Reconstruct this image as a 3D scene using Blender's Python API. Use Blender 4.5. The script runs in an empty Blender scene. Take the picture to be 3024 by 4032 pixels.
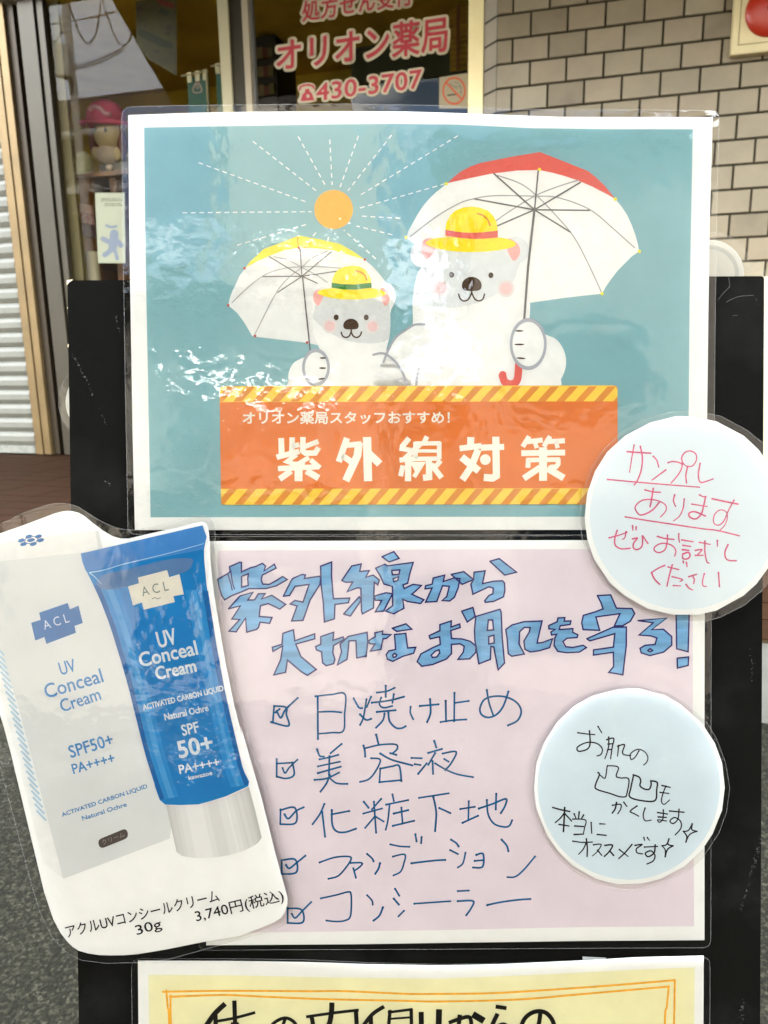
import bpy, bmesh, math, random
from mathutils import Vector, Matrix
from mathutils.geometry import tessellate_polygon
random.seed(7)
R = math.radians
S = bpy.context.scene

# ------------------------------------------------------------------ camera
F = 2912.0                      # focal length in photograph pixels (26 mm on a 36 mm tall frame)
CAM_H = 0.96
PITCH, ROLL = R(12.0), 0.0164
fw = Vector((0, math.cos(PITCH), -math.sin(PITCH)))
U0 = Vector((0, math.sin(PITCH), math.cos(PITCH))); R0 = Vector((1, 0, 0))
rt = R0 * math.cos(ROLL) - U0 * math.sin(ROLL)
up = U0 * math.cos(ROLL) + R0 * math.sin(ROLL)
CAM = Vector((0, 0, CAM_H))
cd = bpy.data.cameras.new('camera'); cam = bpy.data.objects.new('camera', cd)
S.collection.objects.link(cam); S.camera = cam
cam.matrix_world = Matrix(((rt.x, up.x, -fw.x, 0), (rt.y, up.y, -fw.y, 0), (rt.z, up.z, -fw.z, CAM_H), (0, 0, 0, 1)))
cd.sensor_fit = 'VERTICAL'; cd.sensor_height = 36; cd.lens = 26
cd.clip_start = 0.02; cd.clip_end = 500
cd.dof.use_dof = True; cd.dof.focus_distance = 0.53; cd.dof.aperture_fstop = 16.0

# ------------------------------------------------------------------ light
SUN_EL, SUN_AZ = R(52), R(28)        # the sun stands behind the pharmacy, to the right
w = bpy.data.worlds.new('World'); S.world = w; w.use_nodes = True
nt = w.node_tree; nt.nodes.clear()
def nn(nt, t, **k):
    n = nt.nodes.new(t)
    for a, b in k.items():
        if a.startswith('i_'): n.inputs[a[2:].replace('_', ' ')].default_value = b
        else: setattr(n, a, b)
    return n
sky = nn(nt, 'ShaderNodeTexSky', sky_type='NISHITA', sun_disc=False, sun_elevation=SUN_EL, sun_rotation=SUN_AZ,
         air_density=1.0, dust_density=2.5, ozone_density=1.0)
tc = nn(nt, 'ShaderNodeTexCoord')
mp = nn(nt, 'ShaderNodeMapping'); mp.inputs['Scale'].default_value = (1.0, 1.0, 2.6); mp.inputs['Location'].default_value = (3.1, 1.7, 0.4)
nz = nn(nt, 'ShaderNodeTexNoise'); nz.inputs['Scale'].default_value = 2.3; nz.inputs['Detail'].default_value = 6; nz.inputs['Roughness'].default_value = .55
cr = nn(nt, 'ShaderNodeValToRGB'); cr.color_ramp.elements[0].position = .47; cr.color_ramp.elements[1].position = .56
mx = nn(nt, 'ShaderNodeMix', data_type='RGBA')
bg = nn(nt, 'ShaderNodeBackground'); bg.inputs['Strength'].default_value = 0.14
wo = nn(nt, 'ShaderNodeOutputWorld')
L = nt.links.new
L(tc.outputs['Generated'], mp.inputs['Vector']); L(mp.outputs[0], nz.inputs['Vector']); L(nz.outputs['Fac'], cr.inputs[0])
L(cr.outputs[0], mx.inputs['Factor']); L(sky.outputs[0], mx.inputs[6]); mx.inputs[7].default_value = (15.8, 16.3, 16.7, 1)
L(mx.outputs[2], bg.inputs['Color']); L(bg.outputs[0], wo.inputs[0])
sl = bpy.data.lights.new('sun', 'SUN'); sl.energy = 4.6; sl.angle = R(.5); sl.color = (1, .96, .9)
so = bpy.data.objects.new('sun', sl); S.collection.objects.link(so)
sdir = Vector((math.sin(SUN_AZ) * math.cos(SUN_EL), math.cos(SUN_AZ) * math.cos(SUN_EL), math.sin(SUN_EL)))
so.rotation_euler = sdir.to_track_quat('Z', 'Y').to_euler()
S.view_settings.view_transform = 'Standard'; S.view_settings.look = 'None'
S.view_settings.exposure = 3.12; S.view_settings.gamma = 1
S.cycles.transparent_max_bounces = 24

# ------------------------------------------------------------------ materials
MATS = {}
def lin(c):
    c = c / 255.0
    return c / 12.92 if c <= .04045 else ((c + .055) / 1.055) ** 2.4
def mat(name, rgb, rough=.6, var=.0, vscale=40, bump=0, bscale=200, metal=0, spec=.5, srgb=True, k=.82, rgb2=None, detail=4, stretch=None, lo=.35, hi=.65):
    """rgb is the colour as printed or painted (sRGB, times k = its reflectance next to white paper)"""
    if name in MATS: return MATS[name]
    m = bpy.data.materials.new(name); m.use_nodes = True; t = m.node_tree; b = t.nodes['Principled BSDF']
    col = [lin(v) * k for v in rgb] if srgb else list(rgb)
    b.inputs['Base Color'].default_value = (*col, 1); b.inputs['Roughness'].default_value = rough
    b.inputs['Metallic'].default_value = metal; b.inputs['Specular IOR Level'].default_value = spec
    co = nn(t, 'ShaderNodeTexCoord'); src = co.outputs['Object']
    if stretch:
        q = nn(t, 'ShaderNodeMapping'); q.inputs['Scale'].default_value = stretch; t.links.new(src, q.inputs['Vector']); src = q.outputs[0]
    if var or rgb2:
        n = nn(t, 'ShaderNodeTexNoise'); n.inputs['Scale'].default_value = vscale; n.inputs['Detail'].default_value = detail
        n.inputs['Roughness'].default_value = .6
        t.links.new(src, n.inputs['Vector'])
        r = nn(t, 'ShaderNodeValToRGB'); r.color_ramp.elements[0].position = lo; r.color_ramp.elements[1].position = hi
        c2 = [lin(v) * k for v in rgb2] if rgb2 else [c * (1 + var) for c in col]
        c1 = col if rgb2 else [c * (1 - var) for c in col]
        r.color_ramp.elements[0].color = (*c1, 1); r.color_ramp.elements[1].color = (*[min(1, v) for v in c2], 1)
        t.links.new(n.outputs['Fac'], r.inputs[0]); t.links.new(r.outputs[0], b.inputs['Base Color'])
    if bump:
        n2 = nn(t, 'ShaderNodeTexNoise'); n2.inputs['Scale'].default_value = bscale; n2.inputs['Detail'].default_value = 5
        t.links.new(src, n2.inputs['Vector'])
        bp = nn(t, 'ShaderNodeBump'); bp.inputs['Strength'].default_value = 1; bp.inputs['Distance'].default_value = bump
        t.links.new(n2.outputs['Fac'], bp.inputs['Height']); t.links.new(bp.outputs[0], b.inputs['Normal'])
    MATS[name] = m; return m
def ink(name, rgb, **k):
    k.setdefault('rough', .65); k.setdefault('var', .035); k.setdefault('vscale', 90); k.setdefault('spec', .1)
    return mat(name, rgb, **k)
def film_mat(name, tint=(.97, .97, .955), fac=1.08, rough=.0, big=.0004, small=.00012, veil=0.0):
    m = bpy.data.materials.new(name); m.use_nodes = True; t = m.node_tree; t.nodes.clear()
    out = nn(t, 'ShaderNodeOutputMaterial'); mixs = nn(t, 'ShaderNodeMixShader')
    tr = nn(t, 'ShaderNodeBsdfTransparent'); tr.inputs[0].default_value = (*tint, 1)
    gl = nn(t, 'ShaderNodeBsdfGlossy'); gl.inputs['Roughness'].default_value = rough
    fr = nn(t, 'ShaderNodeFresnel'); fr.inputs['IOR'].default_value = 1.5
    mu = nn(t, 'ShaderNodeMath', operation='MULTIPLY'); mu.inputs[1].default_value = fac; mu.use_clamp = True
    co = nn(t, 'ShaderNodeTexCoord')
    prev = None
    for sc, dist, det in ((11, big, 1.0), (58, small * 3.0, 1.5), (230, small * .5, 1.5)):
        n = nn(t, 'ShaderNodeTexNoise'); n.inputs['Scale'].default_value = sc; n.inputs['Detail'].default_value = det; n.inputs['Roughness'].default_value = .55
        t.links.new(co.outputs['Object'], n.inputs['Vector'])
        b = nn(t, 'ShaderNodeBump'); b.inputs['Strength'].default_value = 1; b.inputs['Distance'].default_value = dist
        t.links.new(n.outputs['Fac'], b.inputs['Height'])
        if prev: t.links.new(prev.outputs[0], b.inputs['Normal'])
        prev = b
    t.links.new(prev.outputs[0], gl.inputs['Normal']); t.links.new(fr.outputs[0], mu.inputs[0])
    t.links.new(mu.outputs[0], mixs.inputs[0]); t.links.new(tr.outputs[0], mixs.inputs[1]); t.links.new(gl.outputs[0], mixs.inputs[2])
    if veil:
        df = nn(t, 'ShaderNodeBsdfDiffuse'); df.inputs[0].default_value = (.8, .8, .76, 1)
        m2 = nn(t, 'ShaderNodeMixShader'); m2.inputs[0].default_value = veil
        t.links.new(mixs.outputs[0], m2.inputs[1]); t.links.new(df.outputs[0], m2.inputs[2]); t.links.new(m2.outputs[0], out.inputs[0])
    else: t.links.new(mixs.outputs[0], out.inputs[0])
    MATS[name] = m; return m

# ------------------------------------------------------------------ planes the things lie on
def ray(x, y): return fw + rt * ((x - 1512) / F) + up * ((2016 - y) / F)
class Plane:
    def __init__(s, n, p):                     # n points to the viewer
        s.n = n.normalized(); s.p = Vector(p)
    def at(s, off): return Plane(s.n, s.p + s.n * off)
    def hit(s, x, y):
        q = ray(x, y); return CAM + q * ((s.p - CAM).dot(s.n) / q.dot(s.n))
bn = -(fw + rt * .018 + up * .0229); bn.normalize()
BOARD = Plane(bn, CAM + fw * 0.532)            # the faces of the posters lie about here
BU = (rt - bn * rt.dot(bn)).normalized(); BV = bn.cross(BU)
TH = R(15.5)
WN = -Vector((math.sin(TH), math.cos(TH), 0)); WS = Vector((math.cos(TH), -math.sin(TH), 0))
WD = 4.7609                                     # distance of the shop front
WALL = Plane(WN, -WN * WD)
def wp(s, z, off=0): return WS * s - WN * (WD - off) + Vector((0, 0, z))   # along the wall, height, out of the wall
def ws(x, y, off=0):
    P = WALL.at(off).hit(x, y); return P.dot(WS), P.z

# ------------------------------------------------------------------ objects
ROOTM = {}
def tag(o, label=None, cat=None, group=None, kind=None):
    if label: o['label'] = label
    if cat: o['category'] = cat
    if group: o['group'] = group
    if kind: o['kind'] = kind
    return o
def root(name, loc, axes=None, **k):
    o = bpy.data.objects.new(name, None); S.collection.objects.link(o); o.empty_display_size = .02
    X, Y, Z = axes or (Vector((1, 0, 0)), Vector((0, 1, 0)), Vector((0, 0, 1)))
    M = Matrix(((X.x, Y.x, Z.x, loc[0]), (X.y, Y.y, Z.y, loc[1]), (X.z, Y.z, Z.z, loc[2]), (0, 0, 0, 1)))
    o.matrix_world = M; ROOTM[o] = M.inverted(); return tag(o, **k)
BA = (BU, BV, bn)
WA = (WS, Vector((0, 0, 1)), WN)
def Z(r):            # a zoomed view of the photograph: (x0, y0, scale)
    x0, y0, s = r
    return lambda pts: [(x0 + a / s, y0 + b / s) for a, b in pts]
class MB:
    def __init__(s): s.v = []; s.f = []; s.m = []; s.sm = []
    def face(s, pts, mi=0, smooth=False):
        i = len(s.v); s.v += [Vector(p) for p in pts]; s.f.append(tuple(range(i, i + len(pts)))); s.m.append(mi); s.sm.append(smooth)
    def fill(s, plane, outer, holes=(), off=0, mi=0):
        rings = [[Vector((a, -b, 0)) for a, b in outer]] + [[Vector((a, -b, 0)) for a, b in h] for h in holes]
        flat = [p for r in rings for p in r]
        i = len(s.v)
        s.v += [plane.hit(p.x, -p.y) + plane.n * off for p in flat]
        for a, b, c in tessellate_polygon(rings):
            A, B, C_ = flat[a], flat[b], flat[c]
            ar = (B - A).cross(C_ - A).z
            if abs(ar) < 1e-9: continue
            s.f.append((i + a, i + b, i + c) if ar > 0 else (i + a, i + c, i + b)); s.m.append(mi); s.sm.append(False)
    def prism(s, plane, outer, o0, o1, mi=0, mside=None):
        """outline with thickness, from offset o1 (front) back to o0"""
        s.fill(plane, outer, off=o1, mi=mi)
        n = len(outer); i = len(s.v)
        ar = sum(outer[k][0] * outer[(k + 1) % n][1] - outer[(k + 1) % n][0] * outer[k][1] for k in range(n))
        s.v += [plane.hit(a, b) + plane.n * o1 for a, b in outer] + [plane.hit(a, b) + plane.n * o0 for a, b in outer]
        for k in range(n):
            q = (k + 1) % n
            fc = (i + k, i + q, i + n + q, i + n + k)
            s.f.append(fc if ar < 0 else fc[::-1]); s.m.append(mi if mside is None else mside); s.sm.append(False)
    def stroke(s, plane, pts, w, off=0, mi=0, smooth=True, cap=True, taper=0):
        P = spline(pts) if smooth and len(pts) > 2 else [Vector(p) for p in pts]
        n = len(P)
        if n < 2: return
        if len(s.f): off = off + (random.randint(0, 5)) * 8e-6
        Lp, Rp = [], []
        for k in range(n):
            t0 = (P[k] - P[k - 1]).normalized() if k else (P[1] - P[0]).normalized()
            t1 = (P[k + 1] - P[k]).normalized() if k < n - 1 else t0
            t = t0 + t1; t = t.normalized() if t.length > .2 else t1
            nr = Vector((-t.y, t.x)); c = max(.5, nr.dot(Vector((-t1.y, t1.x))))
            hw = w / 2 / c
            if taper: hw *= 1 - taper * (k / (n - 1))
            Lp.append(P[k] + nr * hw); Rp.append(P[k] - nr * hw)
        i = len(s.v)
        H = lambda p: plane.hit(p.x, p.y) + plane.n * off
        s.v += [H(p) for p in Lp] + [H(p) for p in Rp]
        for k in range(n - 1):
            s.f.append((i + k, i + k + 1, i + n + k + 1, i + n + k)); s.m.append(mi); s.sm.append(False)
        if cap:
            for c, a, sgn in ((P[0], Lp[0] - P[0], 1), (P[-1], Rp[-1] - P[-1], 1)):
                ring = []
                for q in range(7):
                    an = math.pi * q / 6
                    ring.append(c + Vector((a.x * math.cos(an) - a.y * math.sin(an), a.x * math.sin(an) + a.y * math.cos(an))))
                j = len(s.v); s.v += [H(p) for p in ring]; s.f.append(tuple(range(j, j + 7))[::-1]); s.m.append(mi); s.sm.append(False)
    def disc(s, plane, c, rx, ry=None, off=0, mi=0, n=28, rot=0, r0=0):
        ry = ry or rx
        ring = lambda k: [(c[0] + rx * k * math.cos(a) * math.cos(rot) - ry * k * math.sin(a) * math.sin(rot),
                           c[1] + rx * k * math.cos(a) * math.sin(rot) + ry * k * math.sin(a) * math.cos(rot)) for a in [2 * math.pi * q / n for q in range(n)]]
        s.fill(plane, ring(1), [ring(r0)] if r0 else (), off, mi)
    def box(s, c, h, axes=None, mi=0):
        X, Y, Zz = axes or (Vector((1, 0, 0)), Vector((0, 1, 0)), Vector((0, 0, 1)))
        X, Y, Zz = X * h[0], Y * h[1], Zz * h[2]; c = Vector(c)
        g = lambda a, b, d: c + X * a + Y * b + Zz * d
        for q in (((-1, -1, 1), (1, -1, 1), (1, 1, 1), (-1, 1, 1)), ((-1, 1, -1), (1, 1, -1), (1, -1, -1), (-1, -1, -1)),
                  ((-1, -1, -1), (1, -1, -1), (1, -1, 1), (-1, -1, 1)), ((1, 1, -1), (-1, 1, -1), (-1, 1, 1), (1, 1, 1)),
                  ((1, -1, -1), (1, 1, -1), (1, 1, 1), (1, -1, 1)), ((-1, 1, -1), (-1, -1, -1), (-1, -1, 1), (-1, 1, 1))):
            s.face([g(*p) for p in q], mi)
    def wbox(s, s0, s1, z0, z1, o0, o1, mi=0):   # box in wall coordinates
        s.box(wp((s0 + s1) / 2, (z0 + z1) / 2, (o0 + o1) / 2), (abs(s1 - s0) / 2, abs(o1 - o0) / 2, abs(z1 - z0) / 2), (WS, WN * -1, Vector((0, 0, 1))), mi)
    def tube(s, path, r, n=10, mi=0, caps=True, radii=None):
        P = [Vector(p) for p in path]; rings = []
        for k, p in enumerate(P):
            t = (P[min(k + 1, len(P) - 1)] - P[max(k - 1, 0)]).normalized()
            a = t.cross(Vector((0, 0, 1)));  a = a.normalized() if a.length > .05 else t.cross(Vector((1, 0, 0))).normalized()
            b = t.cross(a); rr = radii[k] if radii else r
            rings.append(len(s.v)); s.v += [p + (a * math.cos(2 * math.pi * q / n) + b * math.sin(2 * math.pi * q / n)) * rr for q in range(n)]
        for k in range(len(P) - 1):
            for q in range(n):
                A, B = rings[k], rings[k + 1]; q2 = (q + 1) % n
                s.f.append((A + q, A + q2, B + q2, B + q)); s.m.append(mi); s.sm.append(True)
        if caps:
            for A in (rings[0], rings[-1]): s.f.append(tuple(range(A, A + n))); s.m.append(mi); s.sm.append(False)
    def ball(s, c, rx, ry=None, rz=None, n=16, mi=0, axes=None, fn=None):
        X, Y, Zz = axes or (Vector((1, 0, 0)), Vector((0, 1, 0)), Vector((0, 0, 1)))
        ry = ry or rx; rz = rz or rx; c = Vector(c); i = len(s.v); m = n // 2
        for a in range(m + 1):
            for b in range(n):
                th, ph = math.pi * a / m, 2 * math.pi * b / n
                d = Vector((math.sin(th) * math.cos(ph), math.sin(th) * math.sin(ph), math.cos(th)))
                if fn: d = fn(d)
                s.v.append(c + X * d.x * rx + Y * d.y * ry + Zz * d.z * rz)
        for a in range(m):
            for b in range(n):
                b2 = (b + 1) % n
                s.f.append((i + a * n + b, i + (a + 1) * n + b, i + (a + 1) * n + b2, i + a * n + b2)); s.m.append(mi); s.sm.append(True)
    def build(s, name, mats, parent=None, bevel=0, **k):
        if not isinstance(mats, (list, tuple)): mats = [mats]
        inv = None; q = parent
        while q is not None:
            if q in ROOTM: inv = ROOTM[q]; break
            q = q.parent
        base = Vector((0, 0, 0)); o = None
        me = bpy.data.meshes.new(name)
        if inv is None:
            xs = [v for v in s.v]
            base = Vector((sum(v.x for v in xs) / len(xs), sum(v.y for v in xs) / len(xs), min(v.z for v in xs)))
            vv = [v - base for v in s.v]
        else: vv = [inv @ v for v in s.v]
        me.from_pydata([tuple(v) for v in vv], [], s.f); me.update()
        for m in mats: me.materials.append(m)
        me.polygons.foreach_set('material_index', s.m); me.polygons.foreach_set('use_smooth', s.sm)
        o = bpy.data.objects.new(name, me); S.collection.objects.link(o)
        if inv is None: o.location = base; ROOTM[o] = Matrix.Translation(base).inverted()
        if parent: o.parent = parent
        if bevel:
            bm = bmesh.new(); bm.from_mesh(me); bmesh.ops.remove_doubles(bm, verts=bm.verts, dist=1e-6)
            bmesh.ops.bevel(bm, geom=bm.edges[:], offset=bevel, segments=2, affect='EDGES'); bm.to_mesh(me); bm.free()
        return tag(o, **k)
def spline(pts, n=6):
    P = [Vector(p) for p in pts]; out = []
    for k in range(len(P) - 1):
        a, b, c, d = P[max(k - 1, 0)], P[k], P[k + 1], P[min(k + 2, len(P) - 1)]
        for q in range(n):
            t = q / n
            out.append(.5 * ((2 * b) + (c - a) * t + (2 * a - 5 * b + 4 * c - d) * t * t + (3 * b - a - 3 * c + d) * t ** 3))
    return out + [P[-1]]
def smooth_ring(pts, n=5):
    P = [Vector(p) for p in pts]; m = len(P); out = []
    for k in range(m):
        a, b, c, d = P[k - 1], P[k], P[(k + 1) % m], P[(k + 2) % m]
        for q in range(n):
            t = q / n
            v = .5 * ((2 * b) + (c - a) * t + (2 * a - 5 * b + 4 * c - d) * t * t + (3 * b - a - 3 * c + d) * t ** 3)
            out.append((v.x, v.y))
    return out
def rounded(pts, r, n=5):
    """round the corners of an outline; r = one radius or one per corner"""
    P = [Vector(p) for p in pts]; m = len(P); out = []
    for k in range(m):
        rr = r[k] if isinstance(r, (list, tuple)) else r
        b = P[k]
        if rr <= 0: out.append((b.x, b.y)); continue
        a = b + (P[k - 1] - b).normalized() * min(rr, (P[k - 1] - b).length * .5); c = b + (P[(k + 1) % m] - b).normalized() * min(rr, (P[(k + 1) % m] - b).length * .5)
        for q in range(n + 1):
            t = q / n; v = a * (1 - t) ** 2 + b * 2 * t * (1 - t) + c * t * t; out.append((v.x, v.y))
    return out
def text_tris(txt, bold=0, space=1.0):
    cu = bpy.data.curves.new('lettering', 'FONT'); cu.body = txt; cu.resolution_u = 3; cu.offset = bold; cu.space_character = space
    o = bpy.data.objects.new('lettering', cu); S.collection.objects.link(o)
    dg = bpy.context.evaluated_depsgraph_get(); me = bpy.data.meshes.new_from_object(o.evaluated_get(dg))
    v = [(p.co.x, p.co.y) for p in me.vertices]; f = [tuple(p.vertices) for p in me.polygons]
    bpy.data.objects.remove(o); bpy.data.curves.remove(cu); bpy.data.meshes.remove(me)
    return v, f
def put_text(mb, plane, txt, quad, off=0, mi=0, bold=0, space=1.0, pad=0, dil=0):
    """set the text so that its box fills quad = BL, BR, TL, TR in photograph pixels"""
    v, f = text_tris(txt, bold, space)
    if not v: return
    x0, x1 = min(a for a, b in v), max(a for a, b in v); y0, y1 = min(b for a, b in v), max(b for a, b in v)
    if pad:
        v0, _ = text_tris(txt, 0, space)
        x0, x1 = min(a for a, b in v0), max(a for a, b in v0); y0, y1 = min(b for a, b in v0), max(b for a, b in v0)
    BL, BR, TL, TR = [Vector(q) for q in quad]; i = len(mb.v)
    for a, b in v:
        s, t = (a - x0) / (x1 - x0), (b - y0) / (y1 - y0)
        p = BL * (1 - s) * (1 - t) + BR * s * (1 - t) + TL * (1 - s) * t + TR * s * t
        mb.v.append(plane.hit(p.x, p.y) + plane.n * off)
    for q in f: mb.f.append(tuple(i + k for k in q)); mb.m.append(mi); mb.sm.append(False)
    if dil:          # thicken the letters: a round-ended line along every outline edge
        cnt = {}
        for q in f:
            for k in range(len(q)):
                e = (q[k], q[(k + 1) % len(q)]); key = (min(e), max(e)); cnt[key] = cnt.get(key, 0) + 1
        def PX(a, b):
            s, t = (a - x0) / (x1 - x0), (b - y0) / (y1 - y0)
            return BL * (1 - s) * (1 - t) + BR * s * (1 - t) + TL * (1 - s) * t + TR * s * t
        for (p, q), n in cnt.items():
            if n == 1:
                P, Q = PX(*v[p]), PX(*v[q])
                if (P - Q).length > 1e-3: mb.stroke(plane, [P, Q], dil, off, mi, smooth=False)
def base_quad(p0, p1, h, slant=0):
    """box on a slanted baseline p0-p1 with height h square to it"""
    a, b = Vector(p0), Vector(p1); d = (b - a).normalized(); n = Vector((d.y, -d.x)) * h + d * slant
    return [tuple(a), tuple(b), tuple(a + n), tuple(b + n)]
# ================================================================== the black A-board
FILM = film_mat('laminate_film')
RIM = mat('film_edge', (235, 235, 225), rough=.25, k=.8)
PAPER = mat('white_paper', (250, 250, 246), rough=.75, var=.02, vscale=60, spec=.1)
BLK = mat('black_paint', (9, 9, 7), rough=.5, k=1, rgb2=(22, 22, 20), vscale=13, detail=9, lo=.5, hi=.85, bump=.00012, bscale=300, spec=.015)
SCUFF = mat('pale_scuff', (58, 58, 54), k=1)
CHIP = mat('bare_wood', (214, 196, 160), rough=.8)
OFFB = -.0035
bp = Plane(bn, BOARD.p + bn * OFFB)
foot = bp.hit(1512, 4032); foot = foot - BV * ((foot.z - .012) / BV.z)
ab = root('a_board', foot, BA, label='black painted wooden A-board standing on the asphalt behind the laminated posters', cat='sign board')
def down(pt, x, y):     # continue an edge of the board to just above the ground
    P = bp.hit(x, y); return P - BV * ((P.z - .012) / BV.z)
def px_of(P):
    d = P - CAM; k = d.dot(fw); return (1512 + d.dot(rt) / k * F, 2016 - d.dot(up) / k * F)
bl = px_of(down(bp, 325, 4031)); br = px_of(down(bp, 3009, 4031))
outl = rounded([(265, 1104), (3009, 1087), br, bl], [16, 14, 6, 6])
m = MB(); m.prism(bp, outl, -.012, 0)

m.fill(bp, [(263.5, 1124), (263.5, 1103), (289, 1101), (281, 1106), (272, 1112)], off=.0002, mi=1)
m.fill(bp, [(264, 1212), (267, 1210), (267, 1216)], off=.0002, mi=1)
m.fill(bp, [(267, 1357), (270, 1354), (270, 1366), (267, 1369)], off=.0002, mi=1)
z = Z((200, 1000, 2.0117)); random.seed(3)
for a, b, n in (((170, 795), (225, 885), 22), ((225, 890), (320, 1085), 16), ((320, 1090), (345, 1140), 6), ((375, 1215), (448, 1370), 9), ((430, 1800), (475, 1830), 12), ((520, 480), (545, 640), 12)):
    for q in range(n):
        t = random.random(); x = a[0] + (b[0] - a[0]) * t + random.gauss(0, 4); y = a[1] + (b[1] - a[1]) * t + random.gauss(0, 4)
        m.stroke(bp, z([(x, y), (x + random.gauss(0, 3), y + random.gauss(0, 4))]), random.uniform(.8, 1.8), .0002, 2, smooth=False)
z = Z((2700, 850, 4.423))
for l in ([(560, 1470), (640, 1360), (740, 1260), (770, 1230)], [(700, 1510), (800, 1450), (960, 1400), (1180, 1385)], [(740, 1050), (760, 1160), (765, 1240)], [(820, 1740), (900, 1735)], [(1220, 1440), (1230, 1480)]):
    m.stroke(bp, z(l), 1.1, .0002, 2)
for a, b, n, in (((3000, 3290), (2912, 3600), 60), ((2925, 3930), (2920, 4032), 25), ((2962, 2550), (2960, 2680), 14)):
    for q in range(n):
        t = random.random(); x = a[0] + (b[0] - a[0]) * t + random.gauss(0, 4); y = a[1] + (b[1] - a[1]) * t + random.gauss(0, 4)
        m.stroke(bp, [(x, y), (x + random.gauss(0, 2), y + random.gauss(0, 3))], random.uniform(.8, 1.8), .0002, 2, smooth=False)
m.build('front_panel', [BLK, CHIP, SCUFF], ab)
# the panel that leans the other way and the two hinges
topc = bp.hit(1640, 1095) - bn * .02; Bd = Vector((bn.x, bn.y, 0)).normalized()
sv = (Vector((0, 0, 1)) + Bd * .28).normalized(); sv = -sv
hl = (topc.z - .012) / -sv.z
m = MB(); cc = topc + sv * hl / 2; nrm = BU.cross(sv).normalized()
m.box(cc, (.243, hl / 2, .006), (BU, sv, nrm)); m.build('rear_panel', BLK, ab)
MET = mat('dull_steel', (170, 170, 165), rough=.35, metal=1)
for x in (700, 2600):
    m = MB(); m.box(bp.hit(x, 1110) - bn * .016, (.02, .012, .0035), BA); m.build('hinge', MET, ab)

# ================================================================== laminated sheets
def laminate(name, label, cat, film, paper, off, basept, group=None, paper_m=None):
    t = root(name, BOARD.at(off).hit(*basept), BA, label=label, cat=cat, group=group)
    pl = BOARD.at(off)
    m = MB(); m.prism(pl, paper, -.0003, 0); m.build('paper', paper_m or PAPER, t)
    m = MB(); m.fill(pl, film, off=.0016, mi=0)
    m.stroke(pl, list(film) + [film[0]], 1.3, .0017, mi=1, smooth=False, cap=False)
    m.build('laminate_film', [FILM, MATS['edge_highlight']], t)
    return t, pl
def edge_highlight():
    m = film_mat('edge_highlight', tint=(.85, .85, .8), fac=1.0, rough=.3, veil=.12); return m  # pale veil paints the bright highlight along the film edge
edge_highlight()

# ---------------------------------------------------------------- the bear poster
top1 = [(505, 453), (760, 444), (1000, 440), (1364, 438), (1600, 439), (1800, 445), (2000, 453), (2200, 460), (2500, 461), (2807, 461)]
paper1 = top1 + [(2795, 850), (2789, 1250), (2785, 1600), (2776, 2086), (1500, 2087), (531, 2087), (522, 1700), (512, 1100), (508, 836)]
film1 = rounded([(482, 426), (700, 421), (1000, 417), (1364, 414), (1700, 420), (1950, 433), (2200, 438), (2500, 438), (2828, 440), (2818, 850), (2811, 1350), (2806, 2106), (1500, 2105), (508, 2104), (498, 1600), (490, 1100)], [44, 0, 0, 0, 0, 0, 0, 0, 34, 0, 0, 34, 0, 34, 0, 0])
bp1, P1 = laminate('bear_poster', 'large laminated poster of two white bears holding umbrellas above an orange banner', 'poster', film1, paper1, 0, (1640, 2104))
T_BLUE = ink('print_teal', (142, 188, 193), var=.05, vscale=18)
T_WHITE = ink('print_white', (246, 247, 243)); T_CREAM = ink('print_cream', (249, 249, 243))
T_UMB2 = ink('print_canopy_inside', (240, 241, 237)); T_FACE = ink('print_pale_grey', (224, 227, 225)); T_FACE2 = ink('print_light_grey', (230, 234, 233))
T_RED = ink('print_coral', (232, 112, 100)); T_YEL = ink('print_yellow', (255, 232, 52)); T_GRN = ink('print_green', (62, 142, 70))
T_OR = ink('print_sun_orange', (255, 184, 44)); T_BRN = ink('print_brown', (78, 58, 40)); T_ROD = ink('print_rod_grey', (118, 116, 114))
T_RIB = ink('print_rib_grey', (178, 177, 175)); T_LINE = ink('print_outline_grey', (180, 183, 190)); T_PINK = ink('print_ear_pink', (248, 186, 178))
T_CH1 = ink('print_cheek_rim', (234, 226, 222)); T_CH2 = ink('print_cheek', (242, 208, 205)); T_BAN = ink('print_banner_orange', (232, 134, 64), var=.05, vscale=14)
T_STR = ink('print_stripe_orange', (230, 158, 74)); T_STY = ink('print_stripe_yellow', (255, 220, 90)); T_TIP = ink('print_tip_red', (205, 70, 60)); T_TIPY = ink('print_tip_yellow', (250, 236, 70))
print1 = [(568, 503), (900, 497), (1300, 490), (1549, 488), (1800, 491), (2095, 505), (2400, 509), (2728, 509), (2715, 1200), (2712, 1600), (2706, 2034), (1600, 2035), (593, 2037), (583, 1500), (575, 1100), (572, 901)]
m = MB(); m.fill(P1, print1, off=.0001); m.build('printed_background', T_BLUE, bp1)
A = Z((500, 400, 1.3825)); B = Z((1500, 500, 1.3825)); C = Z((800, 1000, 1.8433)); D = Z((1600, 900, 1.8433)); E = Z((800, 1480, 1.8433)); G = Z((1600, 1480, 1.8433))
LY = .00012
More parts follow.
